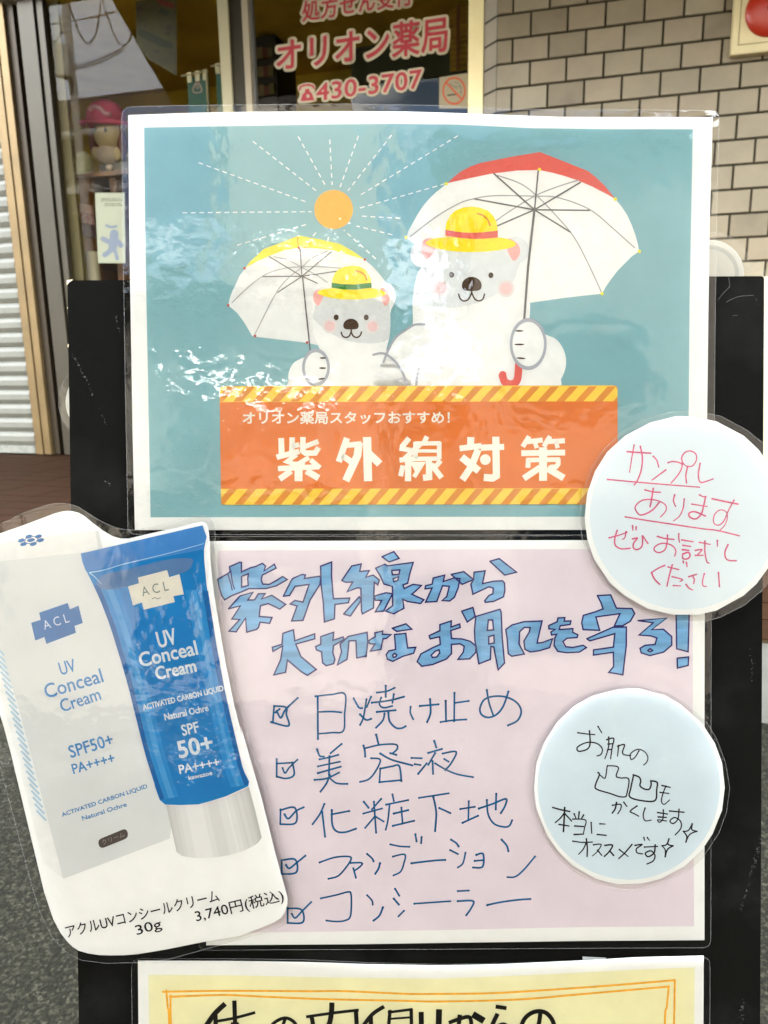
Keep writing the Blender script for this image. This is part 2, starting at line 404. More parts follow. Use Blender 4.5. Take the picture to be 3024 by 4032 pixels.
# sun and its dashed rays
m = MB(); m.disc(P1, A([(1125, 588)])[0], 76, 77, 2 * LY, 0, 40); sun = m.build('printed_sun', T_OR, bp1)
m = MB()
for a, b in (((390, 333), (985, 550)), ((685, 217), (1035, 490)), ((932, 190), (1080, 457)), ((1104, 207), (1117, 455)), ((1260, 187), (1160, 467)), ((1440, 183), (1202, 487)),
             ((1802, 186), (1258, 517)), ((1732, 448), (1268, 580)), ((1488, 636), (1275, 624)), ((1445, 726), (1250, 678)), ((1355, 857), (1180, 700)), ((1092, 765), (1098, 735)), ((985, 770), (1035, 705)),
             ((600, 783), (985, 667)), ((303, 606), (1005, 600))):
    a, b = A([a])[0], A([b])[0]; a = Vector(a); b = Vector(b); d = (b - a); n = d.length; d.normalize(); k = 0
    while k < n:
        m.stroke(P1, [a + d * k, a + d * min(n, k + 19)], 4.6, 2 * LY, smooth=False, cap=False); k += 33
m.build('printed_rays', T_WHITE, sun)
# umbrellas
def umbrella(zf, name, red, cream, edge_up, edge_in, canopy, ribs, hub, rods, shaft, tips, tipmat, rw, seam):
    m = MB(); m.fill(P1, zf(edge_up + edge_in), off=2 * LY); c = m.build(name, red, bp1)
    m = MB(); m.fill(P1, zf(canopy), off=1.5 * LY); m.build('canopy_inside', cream, c)
    m = MB()
    for r_ in ribs: m.stroke(P1, zf(r_), rw * .62, 3 * LY)
    m.build('ribs', T_RIB, c)
    m = MB()
    for r_ in rods: m.stroke(P1, zf([hub, r_]), rw * .72, 3.5 * LY, smooth=False)
    for s_ in shaft: m.stroke(P1, s_[0], s_[1], 6.9 * LY, smooth=False, cap=False)
    m.build('rods_and_shaft', T_ROD, c)
    for t_ in tips: m = MB(); m.disc(P1, zf([t_])[0], rw * .85, off=4.2 * LY, n=12); m.build('rib_tip', tipmat, c)
    if seam: m = MB(); m.stroke(P1, zf(seam), 3.5, 2.6 * LY); m.build('seam', T_STR, c)
    return c
umbrella(B, 'printed_red_umbrella', T_RED, T_CREAM,
    [(362, 306), (400, 270), (440, 240), (490, 215), (540, 197), (700, 165), (865, 137), (1000, 190), (1125, 240), (1170, 275), (1215, 318), (1277, 394)],
    [(1240, 372), (1150, 325), (1075, 293), (1000, 268), (930, 249), (862, 235), (740, 238), (600, 255), (480, 280)],
    [(137, 603), (150, 565), (175, 520), (200, 475), (230, 430), (262, 392), (300, 355), (362, 306), (480, 280), (600, 255), (740, 238), (862, 235), (930, 249), (1000, 268), (1075, 293), (1150, 325), (1240, 372), (1277, 394), (1310, 435), (1340, 480), (1365, 535), (1385, 590), (1398, 640), (1405, 678), (1365, 705), (1330, 740), (1290, 780), (1255, 825), (1225, 868), (1203, 908), (1000, 930), (815, 957), (600, 960), (300, 800), (210, 680), (178, 635)],
    [[(160, 597), (300, 490), (420, 420), (500, 393), (620, 375), (835, 378), (960, 385), (1135, 450), (1270, 560), (1380, 658)], [(635, 265), (760, 310), (850, 378), (950, 480), (1050, 600), (1130, 750), (1203, 908)], [(1075, 290), (950, 330), (835, 378), (700, 460), (600, 530)]],
    (835, 452), [(615, 255), (1085, 303), (510, 393), (1135, 455), (1030, 573), (620, 545)],
    [(B([(855, 240), (835, 452)]), 6), (B([(836, 440), (800, 760), (778, 1060)]), 9)],
    [(355, 310), (862, 233), (1275, 394), (1405, 678), (1203, 908), (137, 603)], T_TIPY, 8, None)
umbrella(A, 'printed_yellow_umbrella', T_YEL, T_UMB2,
    [(646, 905), (670, 872), (700, 845), (745, 803), (840, 768), (935, 730), (1050, 750), (1160, 776), (1230, 815), (1297, 862)],
    [(1210, 835), (1100, 806), (1000, 796), (935, 797), (860, 808), (775, 840), (700, 875)],
    [(552, 1110), (560, 1070), (575, 1030), (590, 1000), (612, 950), (646, 905), (700, 875), (775, 840), (860, 808), (935, 797), (1000, 796), (1100, 806), (1210, 835), (1297, 862), (1340, 900), (1380, 945), (1410, 985), (1440, 1070), (1300, 1250), (1060, 1330), (966, 1312), (820, 1295), (683, 1278), (640, 1205), (600, 1150)],
    [[(573, 1095), (650, 1020), (740, 950), (840, 912), (955, 900), (1060, 900), (1165, 908)], [(800, 845), (880, 865), (955, 905), (1040, 950), (1110, 1000)], [(1090, 815), (1010, 850), (955, 900), (880, 960), (820, 1030), (760, 1140), (700, 1260), (686, 1278)]],
    (953, 952), [(775, 845), (942, 800), (1113, 818), (740, 953), (1160, 922), (820, 1040), (1037, 990)],
    [(C([(722, 165), (748, 420), (777, 700)]), 5.5)],
    [(641, 908), (936, 797), (1295, 861), (552, 1110)] + [((800 + 378 / 1.8433 - 500) * 1.3825, (1000 + 596 / 1.8433 - 400) * 1.3825), ((800 + 755 / 1.8433 - 500) * 1.3825, (1000 + 643 / 1.8433 - 400) * 1.3825)], T_TIP, 6, [(930, 737), (929, 765), (936, 792)])
# bears
def bear(zf, name, body, shade, facemat, ears, earholes, hat_brim, crown, band, bandmat, shine, eyes, nose, mouth, cheeks, paw, claws, lines, handle, k):
    m = MB(); m.fill(P1, smooth_ring(zf(body), 3), off=4.4 * LY); c = m.build(name, T_WHITE, bp1)
    m = MB(); m.fill(P1, smooth_ring(zf(shade), 3), off=5.0 * LY)
    for e in ears: m.disc(P1, zf([e[:2]])[0], e[2] / k, off=4.7 * LY)
    m.build('shaded_face', facemat, c)
    for h in earholes: m = MB(); m.fill(P1, smooth_ring(zf(h), 3), off=5.4 * LY); m.build('inner_ear', T_PINK, c)
    for (x, y, r) in cheeks:
        m = MB()
        for q, mi in ((1.15, 0), (.8, 1)): m.disc(P1, zf([(x, y)])[0], r / k * q, off=(5.4 + .3 * mi) * LY, mi=mi)
        m.build('cheek', [T_CH1, T_CH2], c)
    for e in eyes: m = MB(); m.disc(P1, zf([e])[0], 18 / k, 21 / k, 5.8 * LY, n=20); m.build('eye', T_BRN, c)
    m = MB()
    nx, ny, nrx, nry = nose
    m.fill(P1, zf(smooth_ring([(nx - nrx, ny + 8), (nx - nrx * .8, ny - nry * .55), (nx - nrx * .3, ny - nry), (nx + nrx * .3, ny - nry), (nx + nrx * .8, ny - nry * .55), (nx + nrx, ny + 8), (nx + nrx * .8, ny + nry * .85), (nx, ny + nry), (nx - nrx * .8, ny + nry * .85)])), off=5.8 * LY); m.build('nose', T_BRN, c); m = MB()
    for l in mouth: m.stroke(P1, zf(l), 11 / k, 5.8 * LY)
    m.build('mouth', T_BRN, c)
    m = MB(); bx, by, brx, bry = hat_brim
    m.fill(P1, zf(smooth_ring([(bx - brx, by - 6), (bx - brx * .8, by - bry * .75), (bx - brx * .3, by - bry), (bx + brx * .3, by - bry), (bx + brx * .8, by - bry * .7), (bx + brx, by + 2), (bx + brx * .8, by + bry * .6), (bx + brx * .3, by + bry), (bx - brx * .3, by + bry), (bx - brx * .8, by + bry * .5)])), off=6.0 * LY)
    m.fill(P1, zf(crown), off=6.2 * LY); hat = m.build('straw_hat', T_YEL, c)
    m = MB(); m.fill(P1, zf(band), off=6.6 * LY); m.build('hat_band', bandmat, c)
    m = MB(); m.stroke(P1, zf(shine), 12 / k, 6.6 * LY); m.build('hat_shine', T_STR, c)
    if handle: m = MB(); m.stroke(P1, zf(handle), 30, 6.6 * LY); m.build('umbrella_handle', T_RED, c)
    m = MB()
    for l in lines: m.stroke(P1, zf(l), 9, 6.4 * LY)
    m.build('arm_outlines', T_LINE, c)
    px, py, prx, pry = paw
    m = MB(); m.disc(P1, zf([(px, py)])[0], prx / k, pry / k, 7.2 * LY, mi=0, n=36); m.disc(P1, zf([(px, py)])[0], (prx + 9) / k, (pry + 9) / k, 7.6 * LY, mi=1, n=36, r0=(prx - 11) / (prx + 9))
    pw = m.build('paw', [T_WHITE, T_LINE], c)
    for x, y, l, r in claws: m = MB(); m.disc(P1, zf([(x, y)])[0], l / 2 / k, 6.5 / k, 8 * LY, n=14, rot=r); m.build('claw', T_BRN, c)
    return c
bear(D, 'printed_large_bear',
    [(45, 540), (46, 700), (0, 735), (-90, 800), (-160, 930), (-200, 1030), (-205, 1150), (500, 1160), (1070, 1150), (1120, 1095), (1152, 1020), (1157, 940), (1130, 860), (1080, 800), (1005, 768), (900, 700), (898, 560), (880, 380), (860, 200), (500, 60), (150, 60), (60, 130), (50, 200), (85, 260), (110, 280), (72, 350)],
    [(52, 545), (72, 370), (115, 282), (130, 240), (180, 150), (480, 120), (790, 150), (830, 220), (800, 320), (770, 390), (700, 450), (600, 505), (480, 550), (350, 575), (180, 568)], T_FACE2,
    [(125, 190, 98), (790, 160, 100)],
    [[(150, 226), (112, 175), (108, 130), (125, 92), (165, 72), (215, 90), (205, 160)], [(782, 238), (745, 190), (725, 130), (735, 75), (780, 90), (818, 130), (823, 185)]],
    (467, 115, 328, 55), [(283, 22), (290, -40), (318, -95), (360, -130), (410, -150), (470, -157), (530, -150), (590, -128), (630, -90), (655, -40), (663, 25), (663, 70), (285, 60)],
    [(283, 12), (400, 30), (480, 33), (560, 30), (663, 18), (663, 68), (560, 77), (480, 78), (400, 72), (284, 54)], T_RED,
    [(515, -105), (550, -95), (590, -60), (607, -18)], [(328, 337), (613, 341)], (474, 405, 72, 50),
    [[(379, 478), (390, 510), (418, 527), (450, 515), (474, 468)], [(474, 468), (495, 512), (528, 527), (555, 512), (566, 478)], [(474, 445), (474, 470)]], [(243, 430, 55), (722, 438, 55)],
    (883, 840, 125, 180), [(818, 745, 60, 0), (818, 843, 74, 0), (830, 943, 66, .08)], [[(130, 697), (60, 700), (0, 735), (-75, 790), (-130, 880), (-165, 970)], [(90, 1022), (78, 1080), (70, 1150)]],
    [(815, 985), (808, 1080), (790, 1118), (755, 1130), (715, 1115), (698, 1075), (698, 1062)], 1.8433)
bear(C, 'printed_small_bear',
    [(795, 460), (800, 560), (830, 660), (850, 712), (775, 735), (700, 765), (650, 800), (622, 860), (620, 920), (640, 975), (1000, 980), (1487, 975), (1450, 870), (1400, 790), (1345, 735), (1330, 690), (1352, 600), (1358, 430), (1380, 375), (1399, 310), (1375, 240), (1325, 208), (1100, 180), (880, 215), (800, 280), (795, 370)],
    [(797, 462), (812, 400), (835, 300), (1000, 240), (1200, 240), (1325, 300), (1355, 420), (1357, 560), (1335, 628), (1260, 648), (1180, 649), (1050, 632), (930, 580), (850, 522)], T_FACE,
    [(868, 310, 68)],
    [[(835, 380), (805, 345), (799, 305), (815, 270), (850, 260), (875, 290), (860, 340)], [(1320, 380), (1295, 330), (1290, 250), (1330, 262), (1352, 305), (1348, 350)]],
    (1078, 288, 248, 42), [(933, 235), (940, 180), (958, 140), (985, 112), (1030, 94), (1085, 87), (1135, 93), (1175, 115), (1203, 150), (1218, 190), (1224, 245), (1080, 256), (933, 248)],
    [(934, 210), (1010, 221), (1100, 224), (1222, 210), (1223, 247), (1100, 262), (1010, 259), (933, 248)], T_GRN,
    [(1110, 125), (1150, 138), (1178, 163), (1187, 190)], [(966, 462), (1184, 462)], (1073, 512, 56, 38),
    [[(1002, 570), (1014, 598), (1040, 607), (1062, 595), (1075, 566)], [(1075, 566), (1090, 598), (1118, 607), (1140, 592), (1149, 568)], [(1075, 540), (1075, 568)]], [(920, 525, 46), (1230, 528, 44)],
    (820, 825, 92, 128), [(870, 757, 46, 0), (868, 830, 52, 0), (860, 908, 50, -.12)], [[(1235, 733), (1290, 722), (1335, 735), (1400, 790), (1450, 870), (1484, 970)]],
    None, 1.8433)
# banner
m = MB(); ban = rounded([(866, 1521), (2430, 1518), (2431, 1985), (872, 1988)], 17)
m.fill(P1, ban, off=8.4 * LY); bn_o = m.build('printed_banner', T_BAN, bp1)
m = MB()
m.fill(P1, [(866.5, 1540), (870, 1527), (884, 1521.3), (2412, 1518.3), (2424, 1523), (2430, 1538), (2430, 1581), (867, 1584)], off=8.7 * LY)
m.fill(P1, [(871, 1925), (2431, 1922), (2431, 1968), (2424, 1981), (2412, 1985), (890, 1988), (878, 1983), (872, 1968)], off=8.7 * LY)
m.build('stripe_bands', T_STY, bn_o)
for y0, y1, x0 in ((1522.5, 1582, 845), (1924, 1986.5, 850)):
    k = 0; m = MB()
    while x0 + k * 74.6 < 2500:
        x = x0 + k * 74.6; q = [(x, y1), (x + 33, y1), (x + 33 + 54, y0), (x + 54, y0)]
        lo_, hi_ = 868 if y0 < 1600 else 873, 2430
        def clipx(P_, X, sgn):
            o_ = []
            for i_ in range(len(P_)):
                a_, b_ = P_[i_ - 1], P_[i_]
                ia, ib = sgn * (a_[0] - X) >= 0, sgn * (b_[0] - X) >= 0
                if ia != ib: t_ = (X - a_[0]) / (b_[0] - a_[0]); o_.append((X, a_[1] + (b_[1] - a_[1]) * t_))
                if ib: o_.append(b_)
            return o_
        q = clipx(q, lo_, 1); q = clipx(q, hi_, -1) if len(q) > 2 else q
        if len(q) > 2: m.fill(P1, q, off=9.0 * LY)
        k += 1
    m.build('diagonal_stripes', T_STR, bn_o)
m = MB(); put_text(m, P1, 'オリオン薬局スタッフおすすめ！', [(958, 1670), (1770, 1668), (958, 1622), (1770, 1620)], off=9.3 * LY, dil=2.6)
big = lambda l, w_: m.stroke(P1, l, w_ / 1.8433, 9.3 * LY, smooth=False, cap=False)
E2 = lambda l: E(l)
for l, w_ in (([(568, 452), (572, 590)], 42), ([(648, 447), (645, 575)], 40), ([(640, 512), (700, 500)], 36), ([(535, 592), (700, 548)], 40), ([(726, 445), (724, 545), (745, 562), (815, 560), (840, 520)], 40),
              ([(722, 520), (838, 476)], 36), ([(680, 572), (612, 622), (660, 640), (740, 640)], 34), ([(770, 592), (640, 672)], 34), ([(545, 674), (840, 660)], 38), ([(780, 610), (850, 668)], 36), ([(694, 640), (694, 765)], 58), ([(640, 690), (556, 750)], 44), ([(750, 690), (840, 742)], 48),
              ([(1045, 452), (985, 625)], 46), ([(1030, 505), (1150, 495)], 40), ([(1132, 485), (1120, 580), (1036, 762)], 56), ([(1010, 580), (1100, 640)], 44), ([(1190, 445), (1197, 765)], 60), ([(1200, 560), (1282, 640)], 54),
              ([(1495, 452), (1440, 520)], 40), ([(1425, 525), (1530, 545)], 36), ([(1575, 495), (1450, 615)], 38), ([(1425, 612), (1560, 600)], 36), ([(1487, 610), (1487, 765)], 46), ([(1450, 650), (1432, 728)], 36), ([(1530, 640), (1555, 695)], 36)):
    big(E(l), w_)
for l, w_ in (([(150, 440), (128, 485)], 36), ([(60, 492), (248, 490)], 32), ([(66, 480), (66, 606)], 34), ([(238, 480), (238, 606)], 34), ([(66, 546), (238, 546)], 24), ([(60, 603), (246, 601)], 32), ([(163, 600), (165, 735), (120, 740)], 46),
              ([(30, 640), (115, 640), (55, 735)], 32), ([(180, 640), (256, 740)], 40), ([(250, 615), (200, 672)], 36),
              ([(467, 445), (465, 515)], 50), ([(385, 528), (545, 508)], 42), ([(520, 535), (470, 660), (405, 755)], 50), ([(400, 590), (525, 690)], 54), ([(540, 522), (708, 516)], 44), ([(648, 442), (652, 725), (625, 742), (560, 738)], 52),
              ([(890, 440), (842, 515)], 36), ([(875, 480), (988, 466)], 36), ([(930, 480), (945, 525)], 32), ([(1042, 438), (995, 515)], 36), ([(1030, 478), (1148, 472)], 36), ([(1085, 480), (1095, 525)], 32), ([(832, 562), (1150, 557)], 42),
              ([(990, 520), (990, 762)], 58), ([(884, 600), (880, 668)], 36), ([(870, 612), (1112, 608)], 34), ([(1100, 600), (1100, 640), (1085, 660), (1040, 662)], 34), ([(970, 665), (850, 745)], 46), ([(1020, 670), (1140, 742)], 50)):
    big(G(l), w_)
m.disc(P1, G([(572, 608)])[0], 21, off=9.3 * LY)
m.build('banner_lettering', ink('print_banner_white', (250, 249, 236)), bn_o)

# ---------------------------------------------------------------- the pink poster
paper2 = [(812, 2131), (2300, 2127), (2776, 2126), (2774, 2700), (2774, 3702), (2300, 3705), (1724, 3713), (1400, 3718), (812, 3722)]
film2 = rounded([(785, 2112), (1500, 2110), (2799, 2108), (2796, 2700), (2795, 3726), (2300, 3728), (1724, 3732), (1100, 3734), (785, 3736)], [30, 0, 30, 0, 34, 0, 0, 0, 30])
pk, P2 = laminate('pink_poster', 'laminated pink poster with blue brush lettering over a checklist of five handwritten items', 'poster', film2, paper2, .0012, (1800, 3733))
m = MB(); m.fill(P2, [(858, 2168), (1800, 2163), (2727, 2161), (2728, 2900), (2733, 3647), (2300, 3650), (1724, 3662), (1200, 3669), (858, 3674)], off=.0001)
m.build('printed_background', ink('print_pink', (237, 225, 231), var=.035, vscale=22), pk)
K1 = Z((800, 2120, 1.659)); K2 = Z((1750, 2150, 1.659))
LT = [  # outlines of the brush letters: view, contour, holes
 (K1, [(95, 268), (170, 225), (178, 215), (172, 185), (240, 155), (250, 158), (247, 218), (308, 192), (345, 183), (385, 162), (408, 180), (398, 212), (466, 168), (476, 195), (388, 240), (380, 270), (390, 295), (430, 300), (480, 275), (520, 248), (548, 268), (480, 308), (415, 325), (340, 328), (300, 325), (250, 350), (190, 372), (142, 402), (120, 370), (108, 320)], [[(252, 248), (296, 230), (290, 262), (294, 306), (252, 318)]]),
 (K1, [(168, 458), (240, 375), (325, 352), (292, 402), (335, 398), (362, 362), (405, 360), (382, 395), (450, 372), (540, 430), (500, 460), (425, 425), (375, 440), (368, 510), (450, 515), (435, 555), (372, 545), (362, 582), (350, 595), (285, 613), (278, 520), (215, 610), (170, 605), (240, 530), (190, 525), (245, 440)], []),
 (K1, [(525, 378), (575, 275), (585, 262), (645, 235), (668, 238), (662, 260), (768, 246), (762, 300), (700, 400), (655, 535), (580, 540), (615, 440), (568, 428), (600, 405), (652, 415), (692, 300), (602, 312), (562, 372)], []),
 (K1, [(768, 180), (838, 155), (840, 240), (850, 395), (958, 390), (950, 420), (860, 430), (855, 525), (792, 547), (785, 420), (772, 300)], []),
 (K1, [(905, 275), (970, 180), (1032, 168), (1025, 215), (1085, 210), (1062, 255), (1110, 240), (1150, 272), (1140, 302), (1118, 285), (1112, 455), (1040, 492), (1034, 470), (1030, 325), (1010, 320), (940, 348), (975, 285), (930, 285)], []),
 (K1, [(918, 495), (1018, 382), (1034, 400), (962, 505)], []),
 (K1, [(1168, 120), (1245, 85), (1278, 130), (1215, 153)], []),
 (K1, [(1128, 195), (1185, 168), (1205, 177), (1372, 155), (1350, 230), (1335, 292), (1305, 305), (1312, 328), (1370, 300), (1425, 308), (1385, 345), (1362, 365), (1442, 400), (1420, 425), (1335, 412), (1306, 398), (1312, 455), (1245, 492), (1188, 475), (1238, 440), (1236, 312), (1180, 297), (1152, 240)], [[(1230, 210), (1285, 205), (1280, 235), (1236, 238)], [(1240, 262), (1276, 250), (1272, 275), (1245, 282)]]),
 (K1, [(1120, 375), (1195, 355), (1237, 362), (1180, 475), (1125, 480), (1168, 405), (1124, 402)], []),
 (K1, [(1450, 330), (1452, 308), (1497, 298), (1500, 258), (1578, 240), (1568, 283), (1640, 258), (1676, 262), (1668, 320), (1640, 385), (1610, 408), (1562, 405), (1590, 380), (1608, 312), (1565, 310), (1525, 410), (1452, 416), (1495, 322)], []),
 (K2, [(45, 185), (125, 168), (190, 220), (115, 250)], []),
 (K2, [(296, 98), (358, 83), (470, 172), (393, 190)], []),
 (K2, [(195, 172), (265, 160), (248, 245), (320, 230), (378, 226), (394, 240), (396, 290), (385, 330), (320, 362), (268, 368), (262, 358), (290, 325), (318, 308), (318, 276), (290, 266), (185, 316), (180, 290), (172, 250), (190, 215)], []),
 (K1, [(520, 620), (590, 597), (600, 668), (730, 622), (728, 655), (605, 690), (640, 770), (740, 855), (680, 893), (640, 870), (550, 795), (538, 875), (463, 890), (510, 790), (520, 702), (455, 738), (452, 712), (517, 690)], []),
 (K1, [(770, 640), (852, 612), (848, 665), (915, 642), (922, 660), (850, 700), (848, 745), (862, 790), (855, 815), (805, 832), (780, 815), (772, 740), (740, 728), (735, 706), (768, 690)], []),
 (K1, [(895, 690), (950, 640), (1070, 612), (1076, 680), (1066, 770), (1005, 778), (1000, 665), (952, 670), (945, 760), (940, 790), (878, 825), (905, 740)], []),
 (K1, [(1080, 668), (1125, 640), (1120, 615), (1175, 603), (1170, 625), (1225, 628), (1195, 652), (1175, 655), (1160, 725), (1095, 736), (1122, 690), (1085, 687)], []),
 (K1, [(1233, 585), (1325, 557), (1364, 592), (1265, 606)], []),
 (K1, [(1253, 628), (1322, 620), (1335, 715), (1387, 712), (1375, 750), (1305, 768), (1240, 803), (1205, 790), (1195, 758), (1210, 735), (1257, 725)], [[(1236, 762), (1250, 750), (1264, 760), (1258, 775), (1242, 776)]]),
 (K1, [(1476, 635), (1545, 603), (1548, 562), (1620, 540), (1620, 578), (1676, 558), (1678, 580), (1618, 602), (1622, 655), (1690, 655), (1745, 672), (1784, 702), (1780, 745), (1740, 787), (1663, 790), (1700, 740), (1706, 705), (1680, 688), (1622, 690), (1622, 750), (1590, 785), (1500, 822), (1430, 836), (1398, 805), (1425, 755), (1500, 713), (1547, 692), (1545, 642), (1483, 656)], [[(1490, 762), (1515, 735), (1540, 728), (1545, 748), (1525, 772), (1498, 778)]]),
 (K2, [(112, 425), (185, 402), (202, 460), (150, 496)], []),
 (K2, [(205, 460), (362, 414), (370, 430), (377, 600), (392, 765), (352, 806), (322, 660), (305, 655), (300, 742), (226, 768), (200, 620), (195, 550)], [[(285, 483), (316, 483), (320, 548), (280, 550)], [(288, 590), (323, 583), (326, 632), (290, 638)]]),
 (K2, [(400, 545), (440, 515), (520, 495), (637, 489), (610, 605), (605, 632), (640, 630), (706, 604), (685, 662), (620, 682), (560, 692), (525, 672), (518, 620), (557, 560), (560, 532), (520, 530), (490, 560), (488, 640), (522, 702), (440, 720), (415, 702), (410, 600)], []),
 (K2, [(680, 520), (735, 495), (740, 468), (787, 468), (780, 490), (825, 488), (820, 512), (755, 520), (750, 546), (837, 540), (835, 562), (872, 580), (865, 597), (800, 600), (773, 625), (790, 657), (840, 662), (905, 648), (928, 662), (880, 692), (800, 696), (740, 687), (716, 650), (720, 600), (735, 575), (700, 582), (695, 560), (722, 545), (682, 542)], []),
 (K2, [(998, 326), (1085, 320), (1122, 405), (1225, 408), (1242, 440), (1215, 490), (1165, 520), (1108, 520), (1145, 440), (988, 462), (1012, 550), (905, 546), (893, 500), (908, 452), (985, 428), (1035, 410), (1020, 365)], []),
 (K2, [(928, 605), (1100, 533), (1187, 530), (1187, 650), (1165, 840), (1073, 825), (1105, 785), (1102, 695), (973, 712), (973, 680), (1104, 660), (1112, 572), (950, 622)], []),
 (K2, [(1264, 487), (1452, 471), (1352, 545), (1430, 543), (1482, 590), (1484, 645), (1432, 692), (1340, 714), (1285, 697), (1276, 668), (1310, 650), (1375, 642), (1387, 600), (1350, 588), (1270, 582), (1362, 500)], [[(1328, 682), (1342, 672), (1358, 682), (1342, 692)]]),
 (K2, [(1512, 430), (1597, 430), (1590, 690), (1516, 670)], []),
 (K2, [(1518, 732), (1592, 722), (1592, 780), (1522, 796)], [])]
random.seed(11)
mf, mo = MB(), MB()
for zf, c, hs in LT:
    sm = lambda l: [(a + random.gauss(0, .6), b + random.gauss(0, .6)) for a, b in l]
    cc_ = zf(c); dx, dy = random.gauss(0, 1.8), random.gauss(1, 1.2)
    mf.fill(P2, [(a + dx, b + dy) for a, b in cc_], [[(a, b) for a, b in zf(h)] for h in hs], .0002 + random.random() * 2e-5)
    for l in [c] + hs:
        P_ = sm(zf(l)); P_ = P_ + [P_[0], ]
        mo.stroke(P2, P_, 6.0, .0003, smooth=False)
for l in ([(163, 235), (180, 290), (190, 337)], [(180, 208), (193, 290), (205, 330)]): mo.stroke(P2, K1(l), 5.2, .0003)
mf.build('lettering_fill', ink('marker_sky_blue', (130, 184, 224), var=.17, vscale=60, stretch=(.35, 2.2, 1)), pk)
mo.build('lettering_outline', ink('marker_violet', (52, 45, 112), var=.12, vscale=200), pk)
I = Z((1040, 2680, 1.508)); J = Z((1040, 3080, 1.508))
LI = [[(60, 150), (130, 158), (132, 200), (145, 268), (42, 245)], [(60, 150), (52, 248)], [(75, 180), (100, 220), (128, 170), (200, 102)], [(68, 188), (92, 168)],
 [(305, 92), (400, 82), (480, 80), (478, 200), (470, 298), (400, 308), (320, 315)], [(318, 95), (320, 345)], [(320, 185), (400, 183), (458, 188)],
 [(532, 105), (562, 158), (582, 162)], [(635, 95), (610, 155)], [(608, 110), (590, 215), (570, 262)], [(570, 200), (605, 232), (635, 226)], [(670, 70), (730, 62), (775, 42)], [(722, 30), (722, 95)], [(640, 130), (740, 118), (830, 95)], [(695, 100), (685, 140), (710, 160), (760, 150)], [(770, 80), (762, 130)], [(670, 185), (780, 175)], [(715, 195), (705, 235), (665, 278)], [(738, 190), (745, 240), (780, 278), (815, 282), (840, 270)],
 [(870, 155), (868, 190), (885, 228)], [(925, 150), (1035, 140)], [(985, 110), (988, 190), (968, 245)], [(1078, 120), (1080, 240)], [(1130, 72), (1128, 240)], [(1130, 132), (1215, 120)], [(1048, 245), (1120, 235), (1200, 230)],
 [(1322, 55), (1335, 130), (1360, 205)], [(1450, 65), (1420, 150), (1380, 200), (1330, 218), (1290, 200), (1282, 160), (1310, 110), (1370, 92), (1440, 98), (1500, 130), (1526, 180), (1505, 235), (1448, 265)],
 [(75, 465), (75, 570)], [(75, 492), (170, 486)], [(168, 486), (178, 558), (130, 580), (75, 568)], [(110, 518), (125, 548), (150, 515), (198, 468)],
 [(315, 408), (330, 445), (355, 450)], [(460, 375), (395, 430)], [(330, 466), (385, 455), (440, 440)], [(388, 448), (385, 560)], [(320, 508), (450, 480)], [(320, 548), (455, 510)], [(300, 588), (370, 580), (445, 545)], [(390, 560), (370, 610), (335, 658)], [(388, 575), (430, 608), (495, 612)],
 [(665, 320), (680, 378)], [(590, 385), (598, 415), (600, 450)], [(595, 402), (690, 380), (780, 378), (790, 405), (760, 432)], [(690, 432), (760, 470), (880, 502)], [(636, 460), (690, 470), (660, 540), (620, 585), (570, 600)], [(750, 430), (785, 440)], [(690, 520), (685, 602)], [(690, 522), (760, 508), (802, 506), (815, 595)], [(685, 602), (812, 590)],
 [(875, 458), (935, 460)], [(895, 495), (928, 500)], [(915, 552), (965, 490)], [(1010, 358), (1022, 395)], [(975, 428), (1055, 405)], [(1015, 430), (975, 498)], [(1000, 478), (1003, 552)], [(1060, 432), (1140, 422), (1110, 490), (1075, 530)], [(1070, 465), (1095, 480)], [(1015, 490), (1080, 528), (1150, 556), (1240, 572)]]
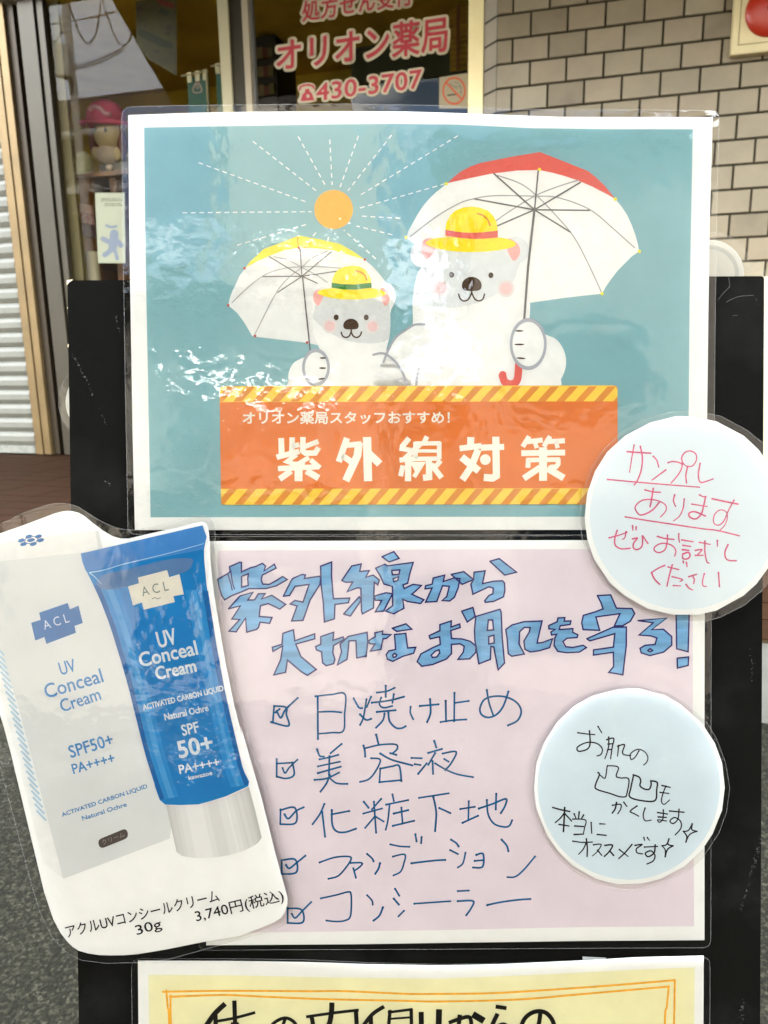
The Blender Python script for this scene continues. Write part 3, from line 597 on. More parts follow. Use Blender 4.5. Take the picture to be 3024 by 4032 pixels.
LJ = [[(98, 160), (96, 245)], [(98, 165), (182, 150), (188, 240), (98, 248)], [(122, 190), (145, 215), (190, 170), (235, 148)], [(358, 128), (330, 190), (288, 248)], [(345, 175), (362, 322)], [(505, 170), (400, 190)], [(402, 165), (405, 250), (430, 290), (480, 296), (545, 275)],
 [(592, 115), (620, 150)], [(695, 98), (640, 160)], [(590, 185), (700, 155)], [(652, 115), (658, 200), (665, 298)], [(655, 205), (600, 270)], [(665, 205), (710, 232)], [(762, 72), (770, 110)], [(725, 132), (855, 105)], [(745, 130), (735, 225), (722, 280)], [(770, 185), (855, 165)], [(815, 150), (822, 245)], [(765, 258), (890, 228)],
 [(920, 92), (1095, 65)], [(1005, 88), (1022, 180), (1015, 288)], [(1040, 152), (1105, 182)], [(1165, 158), (1250, 145)], [(1215, 112), (1212, 225)], [(1178, 240), (1270, 198)], [(1275, 155), (1350, 130), (1435, 98), (1430, 140), (1405, 182)], [(1378, 68), (1375, 160)], [(1322, 105), (1330, 190), (1365, 245), (1420, 264), (1455, 258), (1472, 225)],
 [(105, 462), (105, 540)], [(105, 462), (185, 458), (190, 535), (90, 543)], [(130, 490), (150, 510), (190, 480), (245, 435)], [(330, 475), (420, 445), (500, 440), (517, 455), (490, 500), (440, 555), (382, 572)], [(515, 478), (580, 478), (570, 500), (535, 525)], [(530, 510), (545, 565)], [(612, 425), (640, 450), (650, 468)], [(688, 480), (680, 510), (660, 542)],
 [(750, 368), (810, 380), (862, 382)], [(898, 308), (905, 350)], [(935, 325), (932, 360)], [(765, 440), (835, 428), (830, 480), (810, 530), (768, 552)], [(875, 480), (1000, 465), (1075, 460)], [(1110, 340), (1140, 360), (1155, 380)], [(1105, 402), (1150, 425)], [(1195, 418), (1180, 480), (1150, 505)], [(1260, 430), (1300, 425), (1297, 500), (1240, 505)], [(1250, 466), (1295, 462)], [(1410, 340), (1440, 375), (1450, 408)], [(1608, 440), (1540, 520), (1490, 560), (1445, 562)],
 [(140, 745), (140, 832)], [(140, 748), (222, 756), (230, 830), (140, 834)], [(165, 780), (185, 805), (225, 765), (280, 710)], [(338, 688), (430, 668), (500, 650), (516, 665), (518, 740), (510, 800), (480, 820), (430, 826), (370, 820)], [(612, 670), (640, 700), (645, 725)], [(705, 742), (685, 790), (650, 820)], [(778, 632), (802, 672)], [(770, 690), (800, 725)], [(830, 762), (798, 795)], [(892, 720), (1105, 705)], [(1150, 645), (1215, 642)], [(1150, 705), (1240, 704), (1230, 745), (1200, 788)], [(1325, 728), (1400, 712), (1500, 698), (1580, 692)]]
m = MB()
for zf, LL in ((I, LI), (J, LJ)):
    for l in LL:
        w_ = 6.6 + random.random() * 1.2; m.stroke(P2, zf(l), w_, .0003); q_ = zf(l); m.disc(P2, q_[0], w_ * .66, off=.00036, n=10); m.disc(P2, q_[-1], w_ * .6, off=.00036, n=10)
m.build('handwritten_checklist', ink('marker_teal_blue', (8, 96, 146), var=.2, vscale=120), pk)

# ---------------------------------------------------------------- the yellow poster
paper3 = [(543, 3783), (892, 3784), (1205, 3789), (1440, 3797), (1724, 3802), (1959, 3798), (2273, 3784), (2508, 3770), (2771, 3764), (2768, 4500), (2760, 5300), (556, 5300)]
film3 = rounded([(521, 3769), (892, 3769), (1205, 3773), (1440, 3784), (1724, 3791), (1959, 3788), (2273, 3776), (2508, 3765), (2792, 3762), (2790, 4500), (2782, 5325), (534, 5325)], [36, 0, 0, 0, 0, 0, 0, 0, 34, 0, 30, 30])
yl, P3 = laminate('yellow_poster', 'laminated yellow poster with an orange double border and thick black writing, lowest on the board', 'poster', film3, paper3, 0, (1640, 5324))
m = MB(); m.fill(P3, [(585, 3838), (900, 3840), (1205, 3846), (1500, 3851), (1724, 3853), (2116, 3838), (2508, 3817), (2735, 3809), (2730, 4500), (2722, 5250), (600, 5250)], off=.0001)
m.build('printed_background', ink('print_lemon', (250, 246, 200), var=.035, vscale=30), yl)
N1 = Z((500, 3650, 1.276)); N3 = Z((1724, 3500, 1.276))
m = MB(); W3 = lambda l, w_=8: m.stroke(P3, l, w_, .0002)
W3(N1([(180, 325), (480, 320), (900, 322), (1100, 322), (1400, 335)]) + N3([(0, 527), (300, 522), (700, 497), (950, 478), (1190, 458)]))
W3(N1([(215, 350), (480, 341), (700, 350), (1000, 362), (1400, 370)]) + N3([(0, 565), (400, 555), (700, 530), (1160, 490)]))
W3(N1([(198, 318), (205, 400), (212, 487)]) + [(672, 4500), (680, 5150)]); W3(N1([(220, 342), (221, 487)]) + [(690, 4500), (695, 5130)])
W3(N3([(1190, 456), (1188, 600), (1186, 679)]) + [(2650, 4500), (2640, 5150)]); W3(N3([(1160, 488), (1150, 590), (1140, 679)]) + [(2612, 4500), (2605, 5130)])
W3([(668, 5150), (1600, 5160), (2655, 5150)]); m.build('drawn_border', ink('marker_orange', (254, 188, 62), var=.12, vscale=160), yl)
m = MB(); W4 = lambda l, w_: m.stroke(P3, l, w_ / 1.276, .0003, cap=False)
for l, w_ in (([(494, 384), (440, 436), (395, 500), (360, 545)], 26), ([(445, 440), (447, 560), (447, 640)], 22), ([(540, 368), (542, 440), (545, 560), (545, 650)], 22), ([(440, 474), (540, 456), (645, 428)], 15), ([(535, 480), (490, 560), (460, 620)], 20), ([(550, 480), (600, 560), (660, 610)], 20), ([(500, 590), (600, 588)], 14),
              ([(798, 450), (780, 500), (740, 570), (705, 590), (700, 540), (740, 480), (800, 456), (850, 490), (850, 560), (800, 610)], 17),
              ([(925, 440), (935, 500), (930, 640)], 22), ([(900, 450), (1040, 430), (1165, 416)], 15), ([(1150, 418), (1155, 520), (1150, 620), (1110, 620)], 22), ([(1030, 378), (1026, 440), (1010, 500), (960, 560)], 26), ([(1035, 490), (1090, 560)], 18),
              ([(1292, 398), (1230, 440), (1170, 520)], 20), ([(1225, 450), (1228, 640)], 22), ([(1322, 415), (1315, 500), (1318, 570)], 18), ([(1310, 428), (1435, 412)], 14), ([(1428, 410), (1430, 560)], 18), ([(1325, 460), (1430, 452)], 11), ([(1325, 510), (1430, 505)], 11), ([(1320, 560), (1430, 555)], 12), ([(1345, 570), (1310, 640)], 15), ([(1400, 570), (1440, 630)], 15), ([(1478, 425), (1480, 540)], 26), ([(1568, 412), (1565, 520), (1560, 640), (1520, 620)], 30)):
    W4(N1(l), w_)
for l, w_ in (([(55, 672), (100, 655), (160, 645), (165, 720), (140, 790)], 20), ([(110, 630), (100, 700), (60, 790)], 22), ([(175, 628), (232, 662)], 34), ([(290, 590), (345, 598)], 20), ([(300, 625), (270, 700), (330, 680), (370, 720), (340, 790), (280, 800)], 22),
              ([(515, 622), (500, 700), (450, 780), (415, 740), (430, 660), (480, 618), (540, 620), (580, 670), (580, 740), (530, 800)], 22)):
    W4(N3(l), w_)
m.build('brush_lettering', ink('marker_black', (22, 19, 16), rough=.5), yl)
m = MB(); m.prism(P3, N3([(728, 342), (845, 348), (843, 375), (728, 372)]), -.0006, -.0002); m.build('adhesive_strip', mat('grey_tape', (120, 122, 120), bump=.0003, bscale=900), yl)

# ---------------------------------------------------------------- product card
Q1 = Z((0, 1960, 2.211)); Q2 = Z((400, 2050, 2.212)); Q3 = Z((0, 2860, 1.3825)); Q4 = Z((0, 2900, 1.955))
paperc = [(-118, 2170), (-85, 2135), (0, 2100)] + Q1([(200, 240), (400, 165), (470, 138), (540, 120), (580, 115), (620, 115), (680, 130), (730, 158), (800, 215), (900, 290), (980, 335), (1050, 355), (1120, 355), (1250, 325), (1400, 290)]) + \
    Q2([(600, 75), (850, 12), (880, 12), (905, 24), (925, 50), (935, 110), (943, 250), (950, 400), (975, 620), (1020, 900), (1080, 1250), (1150, 1600), (1230, 1900)]) + \
    Q3([(1310, 0), (1420, 380), (1500, 700), (1555, 900), (1565, 935), (1565, 965), (1550, 1015), (1530, 1042), (1490, 1068), (1400, 1105), (1310, 1140), (1100, 1175), (900, 1215), (750, 1240), (680, 1246), (600, 1247), (540, 1245), (480, 1236), (430, 1222), (395, 1200), (365, 1170), (330, 1125), (290, 1050), (240, 900), (180, 650), (120, 400), (60, 150), (20, 0)]) + [(-40, 2690), (-115, 2400)]
filmc = [(-145, 2160), (-105, 2112), (0, 2066), (99, 2019), (194, 1987), (226, 1982), (260, 1982), (290, 1988), (317, 1998), (362, 2028), (407, 2055), (452, 2075), (488, 2084), (534, 2087), (600, 2074), (700, 2048), (790, 2028), (820, 2032), (843, 2060), (850, 2110), (853, 2231), (864, 2330), (884, 2457), (911, 2615), (943, 2773), (972, 2859)] + \
    [(1050, 3135), (1108, 3366), (1148, 3511), (1155, 3547), (1150, 3600), (1128, 3632), (1085, 3655), (955, 3692), (800, 3735), (665, 3772), (560, 3784), (419, 3787), (325, 3775), (268, 3746), (210, 3685), (163, 3590), (130, 3482), (72, 3265), (0, 2997), (-70, 2710), (-140, 2400)]
pc, P4 = laminate('product_card', 'cut-out laminated card picturing a white carton and a blue cream tube with a price line', 'card', filmc, paperc, .0115, (480, 3780))
C_BOX = ink('print_carton', (224, 226, 224), var=.05, vscale=9); C_SIDE = ink('print_carton_side', (243, 243, 240)); C_TOP = ink('print_carton_top', (238, 238, 234)); C_BLUE = ink('print_logo_blue', (48, 116, 178)); C_TXT = ink('print_text_blue', (70, 138, 196))
C_TUBE = ink('print_tube_blue', (26, 132, 198), var=.1, vscale=11); C_FOLD = ink('print_crimp_blue', (72, 140, 204), var=.08, vscale=20); C_SMUD = ink('print_tube_shadow', (96, 134, 178), var=.06, vscale=30); C_CAP = ink('print_cap_silver', (236, 235, 229), var=.04, vscale=20); C_CAPD = ink('print_cap_grey', (214, 214, 209)); C_LT = ink('print_light_stripe', (180, 208, 226)); C_HI = ink('print_tube_glint', (180, 222, 242))
m = MB()
m.fill(P4, [(-60, 2180), (20, 2165), (389, 2088)] + [(420, 2230), (680, 3200)] + Q3([(925, 610), (345, 830)]) + [(75, 2790), (0, 2560), (-60, 2400)], off=.0001)
cb = m.build('printed_carton', C_BOX, pc)
m = MB(); m.fill(P4, [(-60, 2175), (-30, 2145), (375, 2089), (389, 2168), (0, 2210), (-60, 2230)], off=.00018); m.build('carton_top', C_TOP, cb)
m = MB(); m.fill(P4, [(-60, 2400), (0, 2560), (75, 2790)] + Q3([(345, 830), (235, 740), (110, 240)]) + [(20, 2800), (-60, 2560)], off=.00018); m.build('carton_side', C_SIDE, cb)
m = MB()
for k in range(26):
    y = 2540 + k * 26; xl = -12 + (y - 2600) * .258 if y > 2560 else -25; 
    m.stroke(P4, [(xl + 4, y), (xl + 42, y + 40)], 8, .0003, smooth=False, cap=False)
m.build('side_stripes', C_LT, cb)
m = MB(); z = Q1
m.fill(P4, z([(272, 1088), (355, 1062), (342, 1000), (590, 915), (610, 970), (685, 938), (722, 1090), (650, 1115), (662, 1175), (405, 1272), (388, 1212), (308, 1243)]), off=.0002); m.build('carton_emblem', C_BLUE, cb); m = MB()
for a in range(6):       # the small flower-shaped emblem on the lid
    an = a * math.pi / 3 + .3; c_ = (272 + 88 * math.cos(an), 370 + 36 * math.sin(an) - 12 * math.cos(an)); m.disc(P4, z([c_])[0], 15, 8, .0003, n=6, rot=-.25)
m.disc(P4, z([(272, 368)])[0], 16, 7, .0003, n=12, rot=-.2)
m.stroke(P4, z([(215, 385), (235, 350), (290, 335), (330, 350), (315, 385), (260, 400), (215, 385)]), 3, .0003)
m.build('lid_emblem', C_BLUE, cb)
m = MB(); put_text(m, P4, 'A C L', base_quad(*z([(390, 1150), (610, 1080)]), 36), off=.0003)
m.build('emblem_letters', ink('print_pale_blue', (200, 220, 236)), cb)
m = MB()
def T(txt, a, b, h, z_, bold=0, off=.0002, space=1.0): put_text(m, P4, txt, base_quad(*z_([a, b]), h), off=off, dil=bold * 140, space=space)
T('UV', (535, 1545), (668, 1508), 50, Q1, .012); T('Conceal', (408, 1748), (905, 1602), 56, Q1, .012); T('Cream', (545, 1868), (885, 1755), 50, Q1, .012)
T('SPF50+', (388, 172), (622, 100), 48, Q3, .014); T('PA++++', (402, 258), (628, 196), 38, Q3, .014)
T('ACTIVATED CARBON LIQUID', (342, 496), (806, 338), 19, Q3, .008); T('Natural Ochre', (452, 512), (692, 434), 17, Q3, .008)
m.build('carton_lettering', C_TXT, cb)
m = MB(); m.fill(P4, rounded(Q3([(530, 618), (690, 552), (702, 605), (545, 668)]), [20, 20, 20, 20]), off=.0002); pill = m.build('dark_pill', ink('print_taupe', (88, 78, 72)), cb)
m = MB(); T('クリーム', (562, 645), (682, 598), 20, Q3, 0, .0003); m.build('pill_lettering', ink('print_taupe_light', (150, 142, 134)), cb)
# tube
tube_o = Q1([(705, 485), (720, 560), (750, 630), (800, 730), (870, 880), (940, 1060), (1020, 1300), (1100, 1580), (1190, 1900)]) + Q3([(757, 0), (800, 140), (828, 250), (845, 330), (870, 400), (900, 425), (980, 428), (1080, 424), (1150, 405), (1230, 380), (1352, 325), (1357, 300)]) + Q2([(1225, 2150), (1185, 1980), (1130, 1750), (1065, 1450), (1000, 1100), (960, 850), (915, 560), (895, 340), (893, 250), (915, 140), (880, 40)])
m = MB(); m.fill(P4, tube_o, off=.0003); tb = m.build('printed_tube', C_TUBE, pc)
m = MB(); m.fill(P4, Q1([(705, 485), (720, 560), (750, 640)]) + Q2([(890, 250), (905, 190), (915, 140), (880, 40)]), off=.0004); m.build('tube_crimp', C_FOLD, tb)
m = MB(); m.stroke(P4, Q1([(780, 650), (900, 630), (1050, 585)]) + Q2([(270, 360), (600, 280), (890, 200)]), 4.5, .0005, taper=.5); m.stroke(P4, Q1([(785, 655), (830, 690), (885, 750)]), 4.5, .0005, taper=.6); m.build('crimp_glint', C_HI, tb)
m = MB(); m.fill(P4, smooth_ring(Q2([(-40, 540), (20, 470), (200, 430), (400, 380), (600, 335), (780, 330), (790, 380), (740, 440), (600, 480), (300, 560), (100, 600), (0, 590)])), off=.0004); m.build('tube_shadow', C_SMUD, tb)
m = MB(); m.fill(P4, Q2([(232, 572), (328, 545), (320, 495), (572, 430), (590, 492), (680, 465), (718, 640), (627, 657), (640, 708), (370, 775), (355, 712), (275, 738)]), off=.0005)
m.build('tube_emblem', ink('print_cross_cream', (234, 229, 214)), tb)
m = MB(); put_text(m, P4, 'A C L', base_quad(*Q2([(360, 660), (590, 605)]), 38), off=.0006); m.stroke(P4, Q2([(445, 680), (465, 670), (490, 680), (515, 670)]), 3, .0006); m.build('emblem_letters', ink('print_grey_green', (120, 138, 134)), tb)
m = MB()
T('UV', (505, 1108), (662, 1070), 62, Q2, .022, .0005); T('Conceal', (345, 1275), (842, 1163), 56, Q2, .022, .0005); T('Cream', (485, 1385), (830, 1312), 50, Q2, .024, .0005)
T('ACTIVATED CARBON LIQUID', (370, 1658), (1068, 1488), 26, Q2, .012, .0005); T('Natural Ochre', (557, 1738), (935, 1655), 26, Q2, .012, .0005); T('SPF', (712, 1872), (855, 1838), 42, Q2, .014, .0005)
T('50+', (685, 2068), (980, 1998), 66, Q2, .03, .0005); T('PA++++', (685, 2203), (1030, 2135), 34, Q2, .014, .0005); T('kawazoe', (1030, 290), (1158, 262), 16, Q3, .01, .0005)
m.build('tube_lettering', ink('print_tube_white', (226, 234, 236)), tb)
cap_o = Q3([(905, 430), (980, 432), (1080, 428), (1230, 385), (1355, 328), (1390, 460), (1425, 605), (1405, 632), (1380, 650), (1320, 680), (1250, 700), (1180, 712), (1100, 717), (1040, 714), (990, 704), (962, 680), (935, 560)])
m = MB(); m.fill(P4, cap_o, off=.0002, mi=2)
def along(pts, t):
    P_ = [Vector(p) for p in pts]; L_ = [(P_[k + 1] - P_[k]).length for k in range(len(P_) - 1)]; d = t * sum(L_)
    for k, l in enumerate(L_):
        if d <= l or k == len(L_) - 1: return P_[k] + (P_[k + 1] - P_[k]) * (d / l)
        d -= l
ct = Q3([(905, 430), (980, 432), (1080, 428), (1230, 385), (1355, 328)]); cbm = Q3([(962, 682), (990, 704), (1040, 714), (1100, 717), (1180, 712), (1250, 700), (1320, 680), (1380, 650), (1425, 605)])
tone = [max(0, min(11, round(11 * (.35 + .65 * math.sin(math.pi * min(1, (q + 1) / 49 * 1.02)) ** .6 - .28 * math.exp(-((q - 25) / 6.0) ** 2) - .12 * math.exp(-((q - 38) / 2.5) ** 2))))) for q in range(48)]
for k in range(48):
    q = [along(ct, k / 48), along(ct, (k + 1) / 48), along(cbm, (k + 1) / 48), along(cbm, k / 48)]
    m.fill(P4, [(v.x, v.y) for v in q], off=.0003, mi=tone[k])
m.build('printed_cap', [ink('print_silver_%d' % q, (168 + q * 7, 167 + q * 7, 162 + q * 7.2), var=.01) for q in range(12)], tb)
m = MB(); lt_ = [(325, 2213), (362, 2290), (425, 2439), (497, 2675), (567, 2960), (611, 3099), (629, 3149)]; rt_ = [(808, 2240), (814, 2303), (852, 2547), (881, 2705), (911, 2841), (954, 3022), (978, 3088)]
for t0, t1, mi in ((.05, .10, 0), (.10, .16, 1), (.16, .21, 0), (.80, .86, 0), (.86, .90, 1), (.90, .95, 0), (.0, .05, 2), (.95, 1, 2)):
    X = lambda t, y_: along(lt_, y_) * (1 - t) + along(rt_, y_) * t
    ys = [.1 + .9 * q / 10 for q in range(11)]
    m.fill(P4, [tuple(X(t0 + .005, y_)) for y_ in ys] + [tuple(X(t1 + .005, y_)) for y_ in ys[::-1]], off=.00036, mi=mi)
m.build('tube_sheen', [ink('print_tube_mid', (44, 144, 206)), ink('print_tube_light', (78, 162, 216)), ink('print_tube_deep', (22, 102, 168))], tb)
m = MB()
T('アクルUVコンシールクリーム', (368, 1150), (1198, 950), 47, Q3, .006); T('30g', (752, 1152), (888, 1112), 50, Q3, .006); T('3,740円(税込)', (1075, 1078), (1552, 962), 60, Q3, .006)
m.build('price_lettering', ink('print_black', (28, 24, 26)), pc)

# ---------------------------------------------------------------- two round cards
def round_card(name, label, ctr, rp, rb, rf, off, strokes, zf, w_, inkm, bctr, seed, ryk=1.0):
    random.seed(seed); n = 26
    ring = lambda r_, c_, j: [(c_[0] + (r_ + random.uniform(-j, j)) * math.cos(a), c_[1] + (r_ + random.uniform(-j, j)) * ryk * math.sin(a)) for a in [2 * math.pi * (q + random.uniform(-.15, .15)) / n for q in range(n)]]
    t, pl = laminate(name, label, 'card', ring(rf, (ctr[0] + 2, ctr[1] + 3), 3), ring(rp, ctr, 2.0), off, (ctr[0], ctr[1] + rf))
    m = MB(); m.disc(pl, bctr, rb, rb * ryk, .0001, n=64); m.build('printed_disc', ink('print_ice_blue', (222, 236, 243), var=.02, vscale=25) if ctr[0] < 2600 else ink('print_ice_sheen', (231, 242, 246), var=.02, vscale=25), t)  # upper card's paler ink has the film reflection mixed in
    m = MB()
    for l in strokes: m.stroke(pl, zf(l), w_ * random.uniform(.85, 1.15), .0002, taper=random.uniform(0, .3)); m.disc(pl, zf([l[0]])[0], w_ * .6, off=.00026, n=10)
    m.build('handwriting', inkm, t)
    return t
K3 = Z((2250, 1580, 2.143))
round_card('round_card', 'pale blue round card with pink handwriting, overlapping the corner of the bear poster', (2694, 2031), 392, 371, 416, .0105,
 [[(470, 425), (560, 432), (670, 438)], [(528, 370), (508, 480), (490, 600)], [(580, 380), (597, 470), (590, 570), (560, 660), (530, 705)], [(690, 465), (720, 500), (735, 555)], [(795, 580), (740, 620), (680, 665)],
  [(815, 518), (860, 508), (925, 525), (930, 560), (900, 620), (840, 690)], [(940, 530), (930, 475), (960, 430), (1005, 420), (1048, 445), (1052, 500), (1020, 545), (970, 548), (940, 520)], [(980, 550), (965, 620), (970, 690)], [(1085, 525), (1070, 620), (1085, 682), (1130, 678), (1195, 655)], [(305, 660), (550, 682), (820, 705), (1080, 725)],
  [(620, 748), (690, 765), (750, 768)], [(690, 735), (675, 830), (662, 890)], [(742, 850), (680, 920), (590, 960), (548, 930), (540, 885), (600, 835), (700, 832), (785, 868), (797, 920), (750, 978)], [(870, 790), (860, 840), (878, 888)], [(950, 825), (942, 900), (910, 970), (860, 1010)],
  [(1080, 790), (1110, 805), (1135, 803)], [(1015, 868), (1145, 888)], [(1130, 808), (1115, 880), (1095, 950), (1050, 992), (1000, 978), (992, 945), (1040, 932), (1130, 968)], [(1185, 822), (1290, 845), (1405, 868)], [(1370, 835), (1320, 930), (1285, 1010), (1240, 1045), (1200, 1025), (1205, 960), (1250, 918), (1300, 930), (1315, 980), (1290, 1050), (1240, 1098)],
  [(455, 975), (620, 1003), (800, 1030), (1100, 1075), (1230, 1090), (1415, 1135)], [(318, 1152), (400, 1130), (470, 1105)], [(385, 1090), (365, 1160), (370, 1215), (420, 1245), (495, 1240)], [(460, 1100), (450, 1150), (430, 1165)], [(515, 1050), (518, 1088)], [(545, 1060), (545, 1085)],
  [(515, 1162), (555, 1155), (525, 1195), (522, 1235), (550, 1252), (590, 1230), (600, 1180), (598, 1135), (620, 1165), (645, 1200)], [(725, 1140), (790, 1158), (865, 1165)], [(810, 1130), (805, 1200), (785, 1255), (735, 1277), (697, 1255), (710, 1222), (770, 1198), (845, 1215), (880, 1260), (870, 1305)], [(905, 1118), (905, 1160), (912, 1190)],
  [(930, 1170), (1025, 1185)], [(940, 1215), (1005, 1225)], [(935, 1252), (990, 1258)], [(938, 1290), (985, 1275), (1000, 1305), (975, 1330), (938, 1325), (938, 1290)], [(1080, 1190), (1170, 1208)], [(1045, 1258), (1100, 1252), (1060, 1298)], [(1045, 1300), (1110, 1300)], [(1125, 1180), (1125, 1270), (1140, 1350), (1160, 1365)], [(1230, 1175), (1232, 1225)],
  [(1320, 1210), (1295, 1270), (1300, 1320), (1330, 1343), (1390, 1345)], [(785, 1385), (730, 1410), (675, 1445)], [(675, 1445), (700, 1500), (745, 1545)], [(815, 1398), (905, 1420)], [(850, 1380), (825, 1470), (805, 1560)], [(850, 1480), (935, 1503), (915, 1520)], [(860, 1555), (920, 1558)], [(942, 1350), (945, 1366)], [(970, 1360), (975, 1395)],
  [(990, 1480), (1055, 1460)], [(1018, 1470), (1035, 1500), (1030, 1538)], [(965, 1545), (990, 1575), (1022, 1592)], [(1120, 1455), (1105, 1520), (1112, 1558), (1138, 1562)], [(1240, 1445), (1248, 1565)]],
 K3, 6.2, ink('pen_pink', (224, 100, 136), var=.2, vscale=200), (2693, 2029), 5)
K4 = Z((2080, 2660, 2.0232))
round_card('round_card', 'pale blue round card with black handwriting, stuck low on the right of the pink poster', (2478, 3097), 375, 359, 388, .0085,
 [[(395, 455), (470, 465), (530, 470)], [(487, 440), (492, 540), (470, 585), (410, 603), (388, 590), (400, 562), (470, 532), (545, 540), (588, 580), (580, 625), (548, 640)], [(555, 405), (570, 430), (585, 455)],
  [(640, 490), (640, 560), (625, 620), (610, 662)], [(625, 510), (680, 500), (668, 570), (655, 662)], [(635, 545), (668, 542)], [(632, 590), (665, 587)], [(720, 555), (715, 600), (710, 642)], [(712, 562), (765, 550), (750, 608), (765, 630), (815, 636)], [(880, 600), (850, 650), (818, 667), (815, 622), (870, 587), (925, 605), (952, 650), (942, 690), (918, 712)],
  [(555, 772), (566, 790), (535, 870), (545, 905), (650, 938), (720, 962), (770, 965), (785, 940), (800, 825), (735, 815), (700, 800), (718, 740), (700, 722), (640, 718), (628, 725), (612, 815), (575, 795)],
  [(835, 790), (882, 808), (895, 840), (890, 878), (925, 903), (962, 905), (978, 870), (975, 838)], [(975, 838), (1025, 850), (1022, 910), (1008, 995), (900, 995), (808, 965), (815, 900), (838, 795)],
  [(1065, 875), (1130, 890)], [(1095, 880), (1072, 940), (1060, 1000), (1082, 1025), (1125, 990)], [(1050, 930), (1120, 938)], [(670, 1032), (735, 1025), (735, 1062), (712, 1100)], [(702, 1010), (692, 1060), (668, 1095)], [(760, 1008), (785, 1042)], [(865, 1038), (812, 1080), (845, 1100), (880, 1120)],
  [(930, 1055), (915, 1110), (930, 1155), (980, 1150)], [(1030, 1090), (1108, 1102)], [(1035, 1125), (1100, 1130)], [(1075, 1070), (1072, 1140), (1045, 1168), (1032, 1148), (1100, 1158)], [(1125, 1078), (1240, 1088)], [(1200, 1065), (1192, 1140), (1155, 1178), (1128, 1158), (1165, 1130), (1212, 1160), (1215, 1215), (1170, 1268)],
  [(1305, 1180), (1302, 1225), (1342, 1240)], [(1342, 1240), (1285, 1265), (1255, 1325)], [(1255, 1325), (1262, 1280), (1235, 1240)], [(1235, 1240), (1275, 1232), (1305, 1180)],
  [(195, 1050), (260, 1068), (330, 1082)], [(290, 1050), (285, 1150), (280, 1242)], [(288, 1092), (255, 1135), (215, 1170)], [(292, 1100), (345, 1158)], [(245, 1185), (325, 1198)], [(365, 1100), (380, 1138)], [(405, 1085), (400, 1142)], [(440, 1110), (422, 1142)], [(355, 1142), (455, 1150), (448, 1210), (438, 1262)], [(370, 1197), (440, 1202)], [(365, 1265), (440, 1262)],
  [(500, 1170), (505, 1255)], [(570, 1180), (612, 1182)], [(550, 1265), (620, 1272)], [(355, 1318), (430, 1328), (510, 1325)], [(462, 1300), (470, 1370), (468, 1440)], [(460, 1335), (435, 1385), (400, 1422)], [(520, 1347), (580, 1345), (550, 1400), (510, 1436)], [(552, 1390), (585, 1432)], [(610, 1352), (670, 1350), (645, 1400), (605, 1440)], [(648, 1395), (680, 1432)], [(825, 1345), (770, 1410), (720, 1457)], [(725, 1385), (795, 1440)],
  [(850, 1352), (905, 1345), (862, 1378), (866, 1410), (910, 1420)], [(920, 1290), (926, 1312)], [(948, 1290), (965, 1312)], [(925, 1365), (1030, 1360)], [(1010, 1348), (1002, 1410), (955, 1442), (932, 1415), (975, 1395), (1008, 1430), (995, 1475), (945, 1500)],
  [(1120, 1300), (1112, 1342), (1152, 1355)], [(1152, 1355), (1108, 1385), (1090, 1442)], [(1090, 1442), (1090, 1388), (1065, 1355)], [(1065, 1355), (1100, 1345), (1120, 1300)]],
 K4, 6.0, ink('pen_black', (34, 28, 34)), (2476, 3094), 9, 1.03)
# ---------------------------------------------------------------- two more cards fixed behind the board
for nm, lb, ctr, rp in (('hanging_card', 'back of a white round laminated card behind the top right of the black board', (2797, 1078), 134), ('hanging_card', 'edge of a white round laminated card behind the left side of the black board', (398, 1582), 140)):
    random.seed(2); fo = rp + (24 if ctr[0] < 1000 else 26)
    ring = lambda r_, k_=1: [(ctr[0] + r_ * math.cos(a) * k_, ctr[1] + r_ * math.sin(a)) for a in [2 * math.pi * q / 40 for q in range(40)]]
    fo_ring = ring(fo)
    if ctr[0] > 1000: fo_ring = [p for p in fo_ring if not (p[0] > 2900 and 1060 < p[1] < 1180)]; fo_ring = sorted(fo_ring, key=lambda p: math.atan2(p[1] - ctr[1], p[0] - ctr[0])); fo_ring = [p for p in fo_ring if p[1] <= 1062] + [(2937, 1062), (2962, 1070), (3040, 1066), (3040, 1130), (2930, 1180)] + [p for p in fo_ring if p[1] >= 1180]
    t, pl = laminate(nm, lb, 'card', fo_ring, ring(rp), -.022, (ctr[0], ctr[1] + fo), group='round cards fixed behind the board', paper_m=mat('shaded_card_back', (214, 212, 202), rough=.8, var=.03, vscale=60, spec=.1))  # paper tone darkened for the shade on this back side
    m = MB(); m.disc(pl, ctr, rp * .84, off=.0001, n=40, r0=.86, mi=0); m.build('show_through_ring', ink('print_ring_grey', (190, 190, 182)), t)
